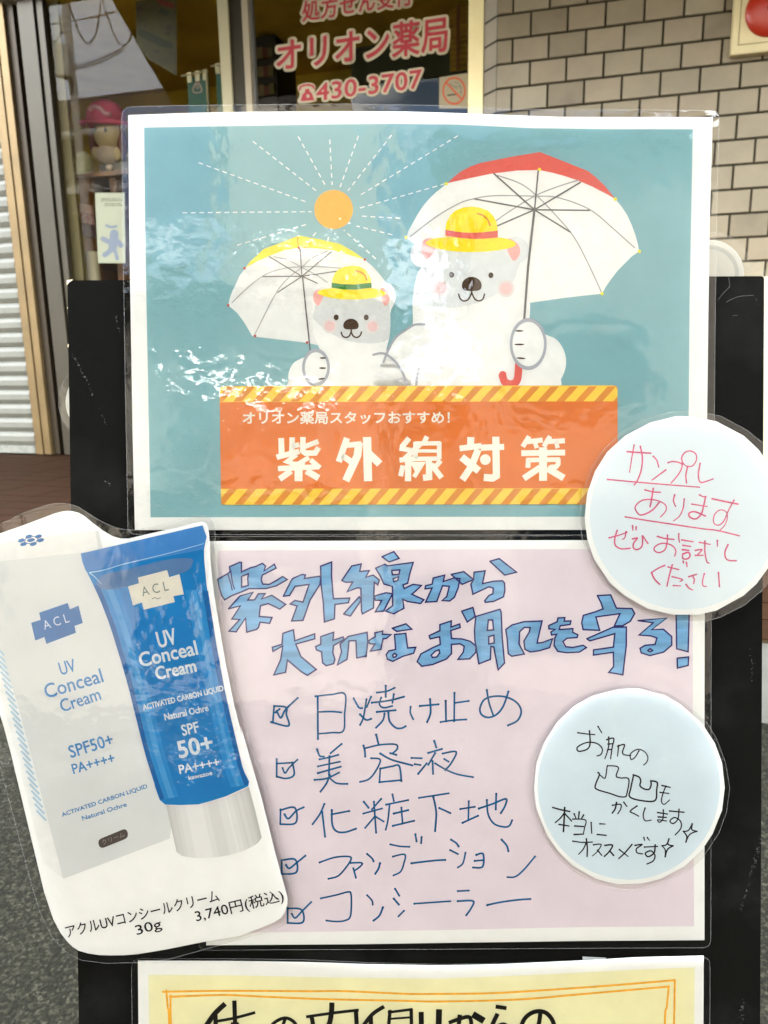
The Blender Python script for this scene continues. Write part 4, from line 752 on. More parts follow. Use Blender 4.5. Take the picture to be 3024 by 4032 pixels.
# ================================================================== ground
PORCH = .2339; STEP = 1.9746
def wbrick(mb, s0, s1, z0, z1, o0, o1, mi=0): mb.wbox(s0, s1, z0, z1, o0, o1, mi)
ASPH = mat('asphalt', (0.10, .10, .08), srgb=False, rough=.9, spec=.08, bump=.004, bscale=170)
def asphalt_nodes():
    t = ASPH.node_tree; b = t.nodes['Principled BSDF']; co = nn(t, 'ShaderNodeTexCoord')
    v = nn(t, 'ShaderNodeTexVoronoi'); v.inputs['Scale'].default_value = 210; v.inputs['Randomness'].default_value = 1
    n = nn(t, 'ShaderNodeTexNoise'); n.inputs['Scale'].default_value = 80; n.inputs['Detail'].default_value = 6; n.inputs['Roughness'].default_value = .7
    a = nn(t, 'ShaderNodeMix', data_type='RGBA'); a.inputs['Factor'].default_value = .35
    r = nn(t, 'ShaderNodeValToRGB'); e = r.color_ramp.elements; e[0].position = .36; e[0].color = (.007, .007, .005, 1); e[1].position = .74; e[1].color = (.044, .042, .029, 1)
    q = e.new(.52); q.color = (.0108, .0103, .0066, 1)
    t.links.new(co.outputs['Object'], v.inputs['Vector']); t.links.new(co.outputs['Object'], n.inputs['Vector'])
    t.links.new(n.outputs['Fac'], a.inputs[6]); t.links.new(v.outputs['Color'], a.inputs[7]); t.links.new(a.outputs[2], r.inputs[0]); t.links.new(r.outputs[0], b.inputs['Base Color'])
asphalt_nodes()
m = MB(); m.face([(-200, -200, 0), (200, -200, 0), (200, 200, 0), (-200, 200, 0)]); g = m.build('ground', ASPH, kind='structure')
CONC = mat('concrete', (.17, .17, .145), srgb=False, rough=.85, var=.18, vscale=7, bump=.001, bscale=60)
m = MB(); m.wbox(-11, 5, .001, PORCH - .012, -2.6, WD - STEP); m.build('porch_step', CONC, kind='structure')
PT = mat('porch_tile', (58, 36, 19), k=.34, rough=.7, rgb2=(76, 48, 27), spec=.06, vscale=5, bump=.0004, bscale=120, stretch=(1, 6, 1))
PG = mat('porch_grout', (84, 70, 50), k=.6, rough=.9, spec=.05)
m = MB(); random.seed(4)
m.wbox(-11, 5, PORCH - .012, PORCH - .003, -.35, WD - STEP + .001, 1)
s = -8.0
while s < 4.5:
    o = WD - STEP
    while o > -.3:
        m.wbox(s + .003, s + .297, PORCH - .011, PORCH + random.uniform(-.0006, .0006), o - .147, o - .003 + .004 * (o > WD - STEP - .01), 0); o -= .15
    s += .3
m.build('porch_paving', [PT, PG], kind='structure')

m = MB()
for y0, y1 in ((-4.05, -3.85), (-5.9, -5.75)): m.face([(-30, y0, .004), (30, y0, .004), (30, y1, .004), (-30, y1, .004)])
m.build('streak_marking', mat('streak_paint', (205, 205, 198), k=.6, rough=.8), kind='structure')  # unseen white lines added to mirror as streaks in the lower laminate

# ================================================================== the pharmacy
TILE = mat('wall_tile', (146, 133, 106), k=.73, rough=.5, var=.10, vscale=3.2, bump=.0009, bscale=55, detail=8)
TILE2 = mat('wall_tile_warm', (152, 137, 110), k=.73, rough=.5, var=.09, vscale=4, bump=.0009, bscale=55, detail=8)
TILE3 = mat('wall_tile_dark', (134, 121, 95), k=.72, rough=.5, var=.12, vscale=5, bump=.0009, bscale=55, detail=8)
TILE4 = mat('wall_tile_pale', (156, 144, 118), k=.75, rough=.5, var=.10, vscale=4, bump=.0009, bscale=55, detail=8)
GROUT = mat('dark_grout', (52, 45, 26), k=.8, rough=.95, var=.2, vscale=30)
PLAS = mat('pale_render', (200, 192, 172), k=.8, rough=.85, var=.06, vscale=4, bump=.0008, bscale=120)
SC = -.5950
pharm = root('pharmacy_building', wp(0, 0), WA, label='pharmacy front of grey-beige stack tiles beside glass doors, raised on a brown tiled step', cat='building')
m = MB(); m.wbox(SC, 4.6, PORCH, 3.4, -.12, -.009, 0)
m.build('tile_grout', GROUT, pharm)
m = MB(); random.seed(8)
row0 = 2.8549; PZ = .1283; PX = .2045; J = .0058
r_ = -22
for k in range(-4, 21):
    zt = row0 - k * PZ + (0 if k >= 0 else 0); zb = zt - PZ
    if zb < PORCH: zb = PORCH
    if zt < PORCH + .02: break
    st = -.5065 if k % 2 == 1 else -.4048
    xs = [SC] + [st + q * PX for q in range(0, 27)]
    for a, b in zip(xs, xs[1:]):
        if b - a < .03: continue
        a2 = a + (J if a != SC else 0); dz = random.uniform(-.0004, .0004)
        x0, x1, z0, z1 = a2, b - J, zb + J, zt - J
        h = .0022; mi = random.choice((0, 0, 0, 1, 1, 2, 3)); of = random.uniform(-.0006, .0006)
        A_ = [wp(x0 + h, z0 + h, of), wp(x1 - h, z0 + h, of), wp(x1 - h, z1 - h, of), wp(x0 + h, z1 - h, of)]
        B_ = [wp(x0, z0, -.003), wp(x1, z0, -.003), wp(x1, z1, -.003), wp(x0, z1, -.003)]
        C_ = [wp(x0, z0, -.010), wp(x1, z0, -.010), wp(x1, z1, -.010), wp(x0, z1, -.010)]
        m.face(A_, mi)
        for q in range(4):
            q2 = (q + 1) % 4; m.face([B_[q], B_[q2], A_[q2], A_[q]], mi); m.face([C_[q], C_[q2], B_[q2], B_[q]], mi)
m.build('tile_facing', [TILE, TILE2, TILE3, TILE4], pharm)
# splayed return between tiles and the door frame
OD = -.10
sr0 = ws(1903, 199, OD)[0]
m = MB(); gm = MB()
for k in range(-4, 21):
    zt = row0 - k * PZ; zb = max(zt - PZ, PORCH)
    if zt < PORCH + .02: break
    for (q, mi, e) in ((J, 0, .0),):
        a, b = wp(sr0, zb + q, OD + .004), wp(SC - .003, zb + q, -.004); c, d = wp(SC - .003, zt - q, -.004), wp(sr0, zt - q, OD + .004)
        m.face([a, b, c, d], 0)
gm.face([wp(sr0, PORCH, OD - .004), wp(SC, PORCH, -.013), wp(SC, 3.4, -.013), wp(sr0, 3.4, OD - .004)])
m.build('tile_return', TILE, pharm); gm.build('return_grout', GROUT, pharm)
# upper storey, roof and hidden flanks
m = MB(); m.wbox(-11, 5, 3.4, 8.6, -9, 0); m.wbox(4.6, 5, PORCH, 3.4, -9, 0); m.build('upper_wall', PLAS, pharm)
m = MB(); m.wbox(-11.3, 5.3, 8.6, 8.9, -9.3, .3); m.build('roof', mat('roof_grey', (90, 90, 92), k=.8), pharm)
# room behind the glass
INW = mat('olive_wall', (190, 160, 48), k=.95, rough=.9, var=.15, vscale=2)
m = MB()
z0, z1 = PORCH, 3.4
def pane_(a, b, c, d): m.face([a, b, c, d])
m.face([wp(-6.6, z0, -2.0), wp(1.5, z0, -2.0), wp(1.5, z1, -2.0), wp(-6.6, z1, -2.0)])
m.face([wp(1.5, z0, -2.0), wp(1.5, z0, -.15), wp(1.5, z1, -.15), wp(1.5, z1, -2.0)])
m.face([wp(-6.6, z0, -.15), wp(-6.6, z0, -2.0), wp(-6.6, z1, -2.0), wp(-6.6, z1, -.15)])
m.face([wp(-6.6, z1 - .01, -.15), wp(-6.6, z1 - .01, -2.0), wp(1.5, z1 - .01, -2.0), wp(1.5, z1 - .01, -.15)])
m.build('interior_wall', INW, pharm)
m = MB(); m.face([wp(-6.6, z0 + .01, -.3), wp(1.5, z0 + .01, -.3), wp(1.5, z0 + .01, -2.0), wp(-6.6, z0 + .01, -2.0)]); m.build('interior_floor', mat('interior_floor', (120, 96, 62), k=.8, rough=.4), pharm)

# ---------------- shop front: stiles measured along the wall
y8, y2 = 825, 199
def SX(x, y, off=OD): return ws(x, y, off)[0]
ALU = mat('champagne_metal', (180, 150, 100), k=.36, rough=.38, metal=.5, var=.14, vscale=3)
ALG = mat('grey_aluminium', (118, 108, 86), k=.24, rough=.4, metal=.4, var=.05, vscale=4)
ALW = mat('cream_aluminium', (196, 186, 148), k=.8, rough=.45, metal=.2)
DRK = mat('dark_gap', (16, 14, 10), k=.8, rough=.8); BRZ = mat('bronze_strip', (74, 62, 44), k=.5, rough=.45, metal=.4)
OLV = mat('olive_blind', (104, 92, 52), k=.72, rough=.7)
GLASS = film_mat('window_glass', tint=(.9, .9, .84), fac=.34, rough=.0, big=.0, small=.0)
ZT = 3.38
def stile(mb, xa, xb, y, o0, o1, mi=0, zt=ZT, zb=PORCH + .01): mb.wbox(SX(xa, y, o1), SX(xb, y, o1), zb, zt, o0, o1, mi)
sh = root('roller_shutter', wp(SX(-60, y8), PORCH, OD), WA, label='closed ribbed grey roller shutter at the left edge', cat='shutter')
SL = mat('shutter_grey', (156, 154, 138), k=.48, rough=.5, var=.06, vscale=8)
m = MB(); sA, sB = SX(30, y8) - 2.2, SX(34, y8); pz = .1085; zz = PORCH + .075
while zz < 3.3:
    prof = [(0, 0), (.006, .012), (.016, .03), (.017, .07), (.008, .092), (0, .1)]
    for (o0, h0), (o1, h1) in zip(prof, prof[1:]):
        m.face([wp(sA, zz + h0, OD - .01 + o0), wp(sB, zz + h0, OD - .01 + o0), wp(sB, zz + h1, OD - .01 + o1), wp(sA, zz + h1, OD - .01 + o1)])
    m.face([wp(sA, zz + .1, OD - .01), wp(sB, zz + .1, OD - .01), wp(sB, zz + pz, OD - .018), wp(sA, zz + pz, OD - .018)])
    zz += pz
m.build('slat_curtain', SL, sh)
m = MB(); m.wbox(sA, sB, PORCH + .012, PORCH + .072, OD - .02, OD + .008); m.build('bottom_rail', mat('rail_metal', (150, 150, 138), k=.75, rough=.45, metal=.3, var=.2, vscale=20), sh)
m = MB(); stile(m, 33, 62, y8, OD - .03, OD + .03); stile(m, 62, 70, y8, OD - .03, OD + .018); stile(m, 70, 96, y8, OD - .03, OD + .03); m.build('guide_post', ALU, sh)
dl = root('glass_door', wp(SX(400, y8), PORCH, OD), WA, label='tall glass sliding door left of the posters, grey aluminium frame, showroom behind', cat='door')
m = MB(); stile(m, 96, 109, y8, OD - .06, OD - .05); stile(m, 134, 152, y8, OD - .06, OD - .05); stile(m, 211, 224, y8, OD - .05, OD - .02); m.build('dark_joint', DRK, dl)
m = MB(); stile(m, 109, 134, y8, OD - .05, OD + .0); m.build('bronze_jamb', BRZ, dl)
m = MB(); stile(m, 152, 211, y8, OD - .04, OD + .02); stile(m, 224, 246, y8, OD - .04, OD + .005); m.build('door_stile', ALG, dl)
m = MB(); stile(m, 246, 303, y8, OD - .09, OD - .06); m.build('inner_jamb', OLV, dl)
sg0, sg1 = SX(303, y8), SX(868, y2)
m = MB(); m.face([wp(sg0 - .1, PORCH + .02, OD - .03), wp(sg1, PORCH + .02, OD - .03), wp(sg1, ZT, OD - .03), wp(sg0 - .1, ZT, OD - .03)]); m.build('glass_pane', GLASS, dl)
m = MB(); stile(m, 865, 905, y2, OD - .04, OD + .03, 0); stile(m, 905, 959, y2, OD - .04, OD + .012, 1); stile(m, 959, 983, y2, OD - .04, OD + .03, 2); m.build('meeting_stile', [ALW, ALG, mat('beige_metal', (190, 176, 148), k=.78, rough=.45, metal=.3)], dl)
dr = root('glass_door', wp(SX(1400, y2), PORCH, OD), WA, label='glass door with red pharmacy name and phone number lettering beside the tiled wall', cat='door')
m = MB(); stile(m, 983, 989, y2, OD - .05, OD - .01); m.build('dark_joint', DRK, dr)
m = MB(); stile(m, 989, 999, y2, OD - .04, OD + .0); m.build('edge_strip', mat('blue_grey_metal', (140, 140, 138), k=.8, rough=.4, metal=.3), dr)
sr1 = SX(1843, y2); m = MB(); m.face([wp(SX(990, y2), PORCH + .02, OD - .02), wp(sr1 + .02, PORCH + .02, OD - .02), wp(sr1 + .02, ZT, OD - .02), wp(SX(990, y2), ZT, OD - .02)]); m.build('glass_pane', GLASS, dr)
m = MB(); stile(m, 1844, 1903, y2, OD - .05, OD + .015); m.build('door_stile', mat('golden_metal', (255, 236, 180), k=1.0, rough=.5, metal=.05, var=.08, vscale=2.5), dr)
# window lettering
GP = WALL.at(OD - .017)
M9 = Z((900, 0, 1.508))
SR = mat('sign_red', (196, 56, 66), k=.8, rough=.5); SCM = mat('sign_cream', (214, 200, 166), k=.8, rough=.5)
for txt, quad, b1, b0 in (('オリオン薬局', [(288, 425), (1296, 302), (290, 240), (1300, 92)], 26, 5),
                          ('処方せん受付', [(438, 130), (1090, 28), (440, 10), (1090, -100)], 22, 3)):
    m = MB(); put_text(m, GP, txt, M9(quad), off=0, dil=b1, pad=1, space=1.06); lt = m.build('name_lettering', SCM, dr)
    m = MB(); put_text(m, GP, txt, M9(quad), off=.0012, dil=b0, pad=1, space=1.06); m.build('red_lettering', SR, lt)
m = MB(); q = [(522, 598), (1146, 522), (524, 500), (1146, 412)]
put_text(m, GP, '430-3707', M9(q), off=0, dil=20, pad=1, space=1.05)
m.fill(GP, smooth_ring(M9([(412, 612), (425, 560), (408, 520), (440, 495), (490, 492), (518, 515), (505, 560), (520, 600)]), 3), off=0)
lt = m.build('number_lettering', SCM, dr)
m = MB(); put_text(m, GP, '430-3707', M9(q), off=.0012, dil=3.5, pad=1, space=1.05)
m.fill(GP, M9([(428, 602), (440, 560), (455, 545), (455, 530), (480, 527), (482, 543), (495, 553), (510, 595)]), [M9([(462, 562), (478, 560), (482, 578), (464, 582)])], .0012)
m.stroke(GP, M9([(423, 532), (430, 515), (460, 505), (495, 508), (508, 524)]), 8, .0012)
m.build('red_digits', SR, lt)
# no smoking sticker
NS = Z((1700, 0, 3.318))
st = root('no_smoking_sticker', GP.hit(1785, 418), WA, label='square no smoking sticker with red ring at the foot of the lettered glass', cat='sticker')
m = MB(); m.fill(GP, NS([(100, 1012), (470, 952), (470, 1420), (95, 1420)]), off=.001); m.build('backing', mat('sticker_cream', (186, 172, 134), k=.62), st)
m = MB(); c_ = NS([(293, 1188)])[0]; m.disc(GP, c_, 46, 55, .0022, n=36, r0=.86); m.stroke(GP, NS([(195, 1085), (385, 1290)]), 7, .0024, smooth=False); m.build('prohibition_ring', mat('ring_red', (204, 84, 34), k=.8), st)
m = MB(); m.stroke(GP, NS([(205, 1246), (330, 1232)]), 5.5, .0018, smooth=False, cap=False); m.build('cigarette', mat('sign_black', (40, 40, 34), k=.8), st)
m = MB()
for l in ([(370, 1225), (385, 1160), (350, 1130), (270, 1120), (245, 1085)], [(385, 1220), (375, 1120), (330, 1080), (290, 1075)], [(240, 1100), (300, 1140), (350, 1160)]): m.stroke(GP, NS(l), 3.2, .0018)
m.build('smoke', mat('sign_grey', (120, 120, 104), k=.8), st)
# alarm box on the tiles
AX = Z((2700, 0, 4.423))
ax = root('alarm_box', WALL.hit(2900, 225), WA, label='cream square box with a round red alarm lamp, high on the tiled wall', cat='alarm')
q0 = WALL.at(.055); sL, zB = ws(2700 + 782 / 4.423, 960 / 4.423, .055); CRM = mat('cream_plastic', (216, 200, 152), k=.82, rough=.5, var=.05, vscale=9)
sz = .40
m = MB(); m.wbox(sL, sL + sz, zB, zB + .55, 0, .055); m.build('housing', CRM, ax, bevel=.004)
fs, fz = sL + .032, zB + .042
m = MB()
for a, b, c, d in ((fs, fs + .004, fz, zB + .5), (fs, sL + sz - .03, fz, fz + .004), (sL + sz - .034, sL + sz - .03, fz, zB + .5), (fs, sL + sz - .03, zB + .496, zB + .5)): m.wbox(a, b, c, d, .053, .0562)
m.build('panel_groove', mat('groove_olive', (120, 108, 60), k=.8), ax)
cs, cz = ws(3040, 38, .06); m = MB(); m.ball(wp(cs, cz, .055), .128, .045, .128, n=40, axes=(WS, WN, Vector((0, 0, 1)))); m.build('red_lamp', mat('alarm_red', (176, 44, 14), k=.8, rough=.35), ax)
m = MB(); m.ball(wp(cs, cz, .098), .03, .01, .03, n=16, axes=(WS, WN, Vector((0, 0, 1)))); m.build('lamp_screw', DRK, ax)
# small cream cabinet against the wall behind the right edge of the board
s0, zt = ws(2985, 1090, .30); CAB = mat('cabinet_cream', (200, 192, 164), k=.82, rough=.6, var=.05, vscale=6)
cbn = root('meter_cabinet', wp(s0 + .2, PORCH, .15), WA, label='pale cream metal cabinet on the porch, just right of the black board', cat='cabinet')
m = MB(); m.wbox(s0, s0 + .42, PORCH + .03, zt, .012, .30); m.build('cabinet_body', CAB, cbn, bevel=.004)
m = MB(); m.wbox(s0 + .015, s0 + .405, PORCH + .06, zt - .03, .2995, .307); dd = m.build('cabinet_door', CAB, cbn, bevel=.002)
m = MB(); m.wbox(s0 + .03, s0 + .045, .8, .92, .307, .32); m.build('handle', MET, dd)

# ---------------- what stands behind the glass
def IP(off): return WALL.at(off)
def iroot(name, x, y, off, **k): return root(name, IP(off).hit(x, y), WA, **k)
# doll in a pink hat
PINK = mat('pink_felt', (206, 76, 106), k=.72, rough=.9); FACE = mat('doll_face', (206, 184, 140), k=.72, rough=.8); HAIR = mat('doll_hair', (96, 74, 30), k=.8, rough=.9)
o_ = -.55; dp = IP(o_); c0 = dp.hit(428, 535); sc_ = (c0 - CAM).dot(fw) / F
dol = iroot('doll', 428, 645, o_, label='soft doll with a big pink hat on the shelf behind the left glass', cat='doll')
AXD = (WS, WN, Vector((0, 0, 1)))
m = MB(); m.ball(dp.hit(430, 532), 62 * sc_, 50 * sc_, 58 * sc_, n=24, axes=AXD); hd = m.build('head', FACE, dol)
m = MB(); m.ball(dp.hit(418, 470) + WN * .0, 80 * sc_, 66 * sc_, 66 * sc_, n=28, axes=AXD, fn=lambda d: Vector((d.x, d.y, max(d.z, -.42) * (1.05)))); hat = m.build('hat', PINK, dol)
m = MB(); m.tube([dp.hit(x, y) + WN * (q * sc_) for x, y, q in ((392, 452, 58), (412, 440, 62), (436, 448, 65), (452, 466, 62), (470, 468, 54))], 9 * sc_, n=8); m.build('hat_patch', mat('patch_pink', (206, 150, 158), k=.8), hat)
m = MB(); m.tube([dp.hit(418 + 88 * math.cos(a_), 492 + 5 * math.sin(a_)) + WN * (70 * sc_ * math.sin(a_)) for a_ in [math.pi * q / 12 for q in range(13)]], 9 * sc_, n=8); m.build('hat_brim', PINK, hat)
for hx in (372, 480): m = MB(); m.ball(dp.hit(hx, 560), 22 * sc_, 20 * sc_, 62 * sc_, n=14, axes=AXD); m.build('hair', mat('doll_hair_red', (104, 60, 52), k=.8, rough=.9), dol)
for x in (406, 446): m = MB(); m.ball(dp.hit(x, 524) + WN * (50 * sc_), 7 * sc_, 4 * sc_, 10 * sc_, n=12, axes=AXD); m.build('eye', DRK, hd)
m = MB(); m.ball(dp.hit(428, 610), 52 * sc_, 40 * sc_, 42 * sc_, n=18, axes=AXD); m.build('body', mat('doll_cream', (206, 186, 168), k=.72, rough=.9), dol)
for x in (385, 470): m = MB(); m.ball(dp.hit(x, 608) + WN * .02, 18 * sc_, 16 * sc_, 26 * sc_, n=12, axes=AXD); m.build('arm', FACE, dol)
# shelf it sits on
ss0, sz0 = ws(285, 690, -.35); ss1, _ = ws(560, 690, -.35)
shf = root('display_shelf', wp((ss0 + ss1) / 2, PORCH, -.6), WA, label='dark wooden display shelf behind the left glass carrying the doll', cat='shelf')
WDK = mat('dark_wood', (74, 44, 20), k=.8, rough=.5, rgb2=(120, 76, 34), vscale=6, stretch=(1, 1, .1))
m = MB(); m.wbox(ss0, ss1 + .5, sz0 - .03, sz0, -.85, -.33); m.build('shelf_board', WDK, shf)
for sx in (ss0 + .01, ss0 + .28, ss1 + .4): m = MB(); m.wbox(sx, sx + .05, PORCH + .012, sz0 - .031, -.8, -.40); m.build('leg', WDK, shf)
m = MB(); m.wbox(ss0 + .06, ss1 + .4, PORCH + .012, sz0 - .031, -.84, -.82); m.build('back_board', mat('brown_panel', (110, 72, 26), k=.8, rough=.5), shf)
t_ = root('tray', IP(-.45).hit(440, 688), WA, label='grey tray with a cream bun-like bowl in front of the doll', cat='tray')
a0, b0 = ws(400, 683, -.45); a1, b1 = ws(500, 642, -.45)
m = MB(); m.wbox(a0, a1 + .1, b0, b1, -.50, -.42); m.build('tray_box', mat('slate_box', (88, 82, 72), k=.8), t_, bevel=.003)
m = MB(); m.ball(IP(-.40).hit(432, 660), .03, .02, .022, n=14, axes=AXD); m.build('bowl', mat('doll_cream', (190, 176, 130)), t_)
# cream jar left of the doll
jr = root('jar', IP(-.45).hit(314, 686), WA, label='rounded cream container at the left end of the display shelf', cat='jar')
JC = mat('jar_cream', (196, 190, 136), k=.75, rough=.6)
a0, b0 = ws(292, 668, -.45); a1, b1 = ws(336, 590, -.45)
m = MB(); path = []; cx = (a0 + a1) / 2; rr = (a1 - a0) / 2
m.tube([wp(cx, b0 + (b1 - b0) * t, -.5) for t in (0, .5, .75, .9, .97, 1)], rr, n=20, radii=[rr, rr, rr * .95, rr * .8, rr * .5, rr * .1]); m.build('jar_body', JC, jr)
m = MB(); m.tube([wp(cx, b0 - .035, -.5), wp(cx, b0 - .002, -.5)], rr * 1.02, n=20); m.build('jar_foot', JC, jr)
# leaflet rack with pink leaflets and wooden stand below the jar
lr = root('leaflet_stand', IP(-.32).hit(335, 1000), WA, label='narrow stand of pink leaflets behind the left glass, under the jar', cat='stand')
for x0, x1, y0, y1, c, nm in ((312, 356, 800, 838, (206, 150, 120), 'leaflet'), (316, 362, 838, 878, (176, 96, 96), 'leaflet'), (320, 366, 878, 930, (110, 82, 84), 'leaflet')):
    m = MB(); m.prism(IP(-.32), [(x0, y0), (x1, y0 + 8), (x1 + 6, y1 + 6), (x0 + 5, y1)], -.02, 0); m.build(nm, mat('leaf_%d%d%d' % c, c, k=.8, rgb2=(220, 190, 180) if c[0] > 150 else None, vscale=30), lr)
a0, _ = ws(322, 940, -.34); a1, _ = ws(364, 940, -.34); _, b0 = ws(330, 700, -.34)
m = MB(); m.wbox(a0, a1, PORCH + .012, b0, -.42, -.36); m.build('stand_back', mat('amber_wood', (132, 84, 20), k=.75, rough=.5), lr)
cl = root('white_pillar', IP(-.3).hit(352, 1200), WA, label='ribbed cream pillar low behind the left glass', cat='pillar')
a0, b0 = ws(331, 990, -.3); a1, _ = ws(372, 990, -.3)
m = MB(); cx = (a0 + a1) / 2; path = []; k = 0; zz = PORCH + .012; P_ = []; rd = []
while zz < b0: P_.append(wp(cx, zz, -.33)); rd.append((a1 - a0) / 2 * (1 if k % 2 else .96)); zz += .012; k += 1
m.tube(P_, .1, n=18, radii=rd); m.build('pillar_shaft', mat('pillar_cream', (214, 202, 164), k=.8), cl)
# notice taped inside the glass: white sheet with a blue figure
nt_ = iroot('window_notice', 430, 1040, OD - .05, label='white notice with small lines of print and a blue star-shaped figure inside the glass', cat='notice')
np_ = IP(OD - .05); ZZ = Z((380, 380, 3.072))
m = MB(); m.prism(np_, ZZ([(-18, 1165), (340, 1165), (350, 2015), (20, 2015)]), -.001, 0); m.build('sheet', mat('notice_white', (204, 206, 186), k=.6), nt_)
m = MB()
for l, w_ in (([(80, 1722), (170, 1762), (230, 1735), (300, 1800)], 20), ([(215, 1660), (205, 1760), (195, 1830)], 34), ([(195, 1820), (150, 1880), (100, 1915)], 20), ([(200, 1830), (232, 1890), (250, 1965)], 14), ([(120, 1560), (180, 1580), (240, 1570)], 10)): m.stroke(np_, ZZ(l), w_, .0008)
m.build('blue_figure', mat('notice_blue', (132, 142, 166), k=.8), nt_)
m = MB()
for y in (1240, 1262, 1300, 1322):
    x = 60 if y < 1290 else 100
    while x < 300: l_ = random.uniform(8, 22); m.stroke(np_, ZZ([(x, y - x * .02), (x + l_, y - x * .02)]), random.uniform(2.2, 4), .0008, smooth=False); x += l_ + 9
m.build('notice_print', mat('notice_grey', (110, 116, 100), k=.8), nt_)
# dark poster high behind the left glass
dk = iroot('window_poster', 615, 262, -.35, label='dim olive poster with a green band and red corner high behind the left glass', cat='poster')
dpn = IP(-.35); z = Z((450, 0, 3.016))
m = MB(); m.prism(dpn, z([(255, -120), (738, -60), (742, 900), (400, 700), (262, 500)]), -.001, 0); m.build('sheet', mat('poster_olive', (84, 76, 24), k=.5, var=.3, vscale=6), dk)
m = MB(); m.fill(dpn, z([(285, 345), (400, 375), (700, 520), (690, 580), (560, 560), (380, 470), (290, 420)]), off=.0006); m.fill(dpn, z([(560, 90), (660, 140), (640, 200), (520, 150)]), off=.0006); m.build('green_band', mat('poster_green', (30, 46, 14), k=.6), dk)
m = MB(); m.fill(dpn, z([(470, -10), (700, 40), (722, 105), (560, 60)]), off=.0008); m.build('red_corner', mat('poster_red', (110, 26, 18), k=.8), dk)
for c_, r_ in (((300, 105), 14), ((655, 330), 16), ((640, 400), 12), ((505, 612), 12)): m = MB(); m.disc(dpn, z([c_])[0], r_, r_ * .7, .0009, n=9); m.build('dark_blot', mat('poster_dark', (48, 36, 14), k=.8), dk)
# two little green banners hung on white clips
for lb, xs_, rod, pole_x in (('small green banner with a white drop emblem, white rod and pole, behind the left glass', (868, 1118), [(800, 905), (1120, 850)], 1112), ('small green banner cut off by the door stile, right of the emblem banner', (1206, 1420), [(1150, 790), (1420, 762)], None)):
    ctr = z([((xs_[0] + xs_[1]) / 2, 1400)])[0]
    bo = iroot('mini_banner', ctr[0], ctr[1], -.30, label=lb, cat='banner', group='green mini banners behind the glass'); pl = IP(-.30)
    sk = (rod[1][1] - rod[0][1]) / (rod[1][0] - rod[0][0]); yy = lambda x, d: rod[0][1] + (x - rod[0][0]) * sk + d
    m = MB(); x0, x1 = xs_; m.prism(pl, z([(x0, yy(x0, 30)), (x1, yy(x1, 30)), (x1 + 30, 1640), (x0 + 30, 1640)]), -.002, 0); m.build('cloth', mat('banner_green', (26, 92, 62), k=.72, rgb2=(34, 84, 84), vscale=5), bo)
    WH = mat('banner_white', (206, 196, 160), k=.82, rough=.5)
    m = MB(); A_, B_ = [pl.hit(*p) + WN * .006 for p in z([rod[0], rod[1]])]; m.tube([A_, B_], .006, n=8); m.build('rod', WH, bo)
    for f_ in (.12, .5, .86):
        x = x0 + (x1 - x0) * f_; m = MB(); p_ = pl.hit(*z([(x, yy(x, 34))])[0]) + WN * .004; m.box(p_, (.017, .004, .032), (WS, WN, Vector((0, 0, 1)))); m.build('clip', WH, bo)
    if pole_x:
        m = MB(); A_, B_ = [pl.hit(*p) + WN * .012 for p in z([(1100, 825), (1150, 1640)])]; m.tube([A_, B_], .0075, n=8); m.build('pole', WH, bo)
        m = MB(); m.stroke(pl, z([(985, 960), (955, 1010), (935, 1060), (950, 1098), (1010, 1100), (1038, 1075), (1025, 1020), (990, 962)]), 4, .0012); m.stroke(pl, z([(985, 990), (968, 1040), (1005, 1045), (985, 995)]), 2.4, .0012); m.build('drop_emblem', mat('emblem_pink', (190, 160, 150), k=.8), bo)
# shelf unit, blind and counter, built for shapes that are largely mirrored houses
bk = iroot('medicine_shelf', 1050, 330, -1.1, label='dark shelf of small boxes behind the left part of the lettered glass', cat='shelf')
pl = IP(-1.1); z = Z((850, 0, 3.016))
m = MB(); a0, b1 = ws(985, 150, -1.1); a1, b0 = ws(1092, 330, -1.1); m.wbox(a0, a1, b0 - .9, b1, -1.5, -1.1); m.build('cabinet', mat('shelf_black', (30, 24, 12), k=.8), bk)
random.seed(6)
for rw in range(3):
    for q in range(4):
        a = a0 + .02 + q * (a1 - a0 - .04) / 4; h_ = random.uniform(.06, .085)
        m = MB(); b_ = b1 - .16 - rw * .13; m.wbox(a, a + (a1 - a0) / 5, b_, b_ + h_, -1.12, -1.08); m.build('box', mat('box_%d' % (q % 3), [(90, 80, 36), (110, 96, 60), (96, 44, 24)][q % 3], k=.8), bk)
bl_ = iroot('slatted_blind', 1800, 260, -.9, label='yellow slatted blind behind the glass next to the golden door stile', cat='blind')
a0, _ = ws(1772, 150, -.9); a1, b0 = ws(1900, 258, -.9); YB = mat('blind_yellow', (176, 140, 52), k=.85, rough=.6)
m = MB(); zz = b0
while zz < 3.3: m.box(wp((a0 + a1) / 2, zz, -.9), ((a1 - a0) / 2, .002, .02), (WS, (WN + Vector((0, 0, .5))).normalized(), (Vector((0, 0, 1)) - WN * .5).normalized())); zz += .036
m.build('slats', YB, bl_)
m = MB(); m.wbox(a0 + .05, a0 + .075, b0 - .02, 3.3, -.87, -.86); m.build('ladder_tape', mat('tape_brown', (120, 72, 20), k=.8), bl_)
cb_ = iroot('counter', 1500, 420, -1.6, label='dark green counter front, stand-in for a reflection in the lettered glass', cat='counter')
a0, b1 = ws(1380, 200, -1.6); a1, b0 = ws(1900, 420, -1.6)
m = MB(); m.wbox(a0, a1, PORCH + .012, b1, -2.2, -1.6); m.build('counter_body', mat('counter_green', (60, 66, 46), k=.8, rough=.5), cb_)
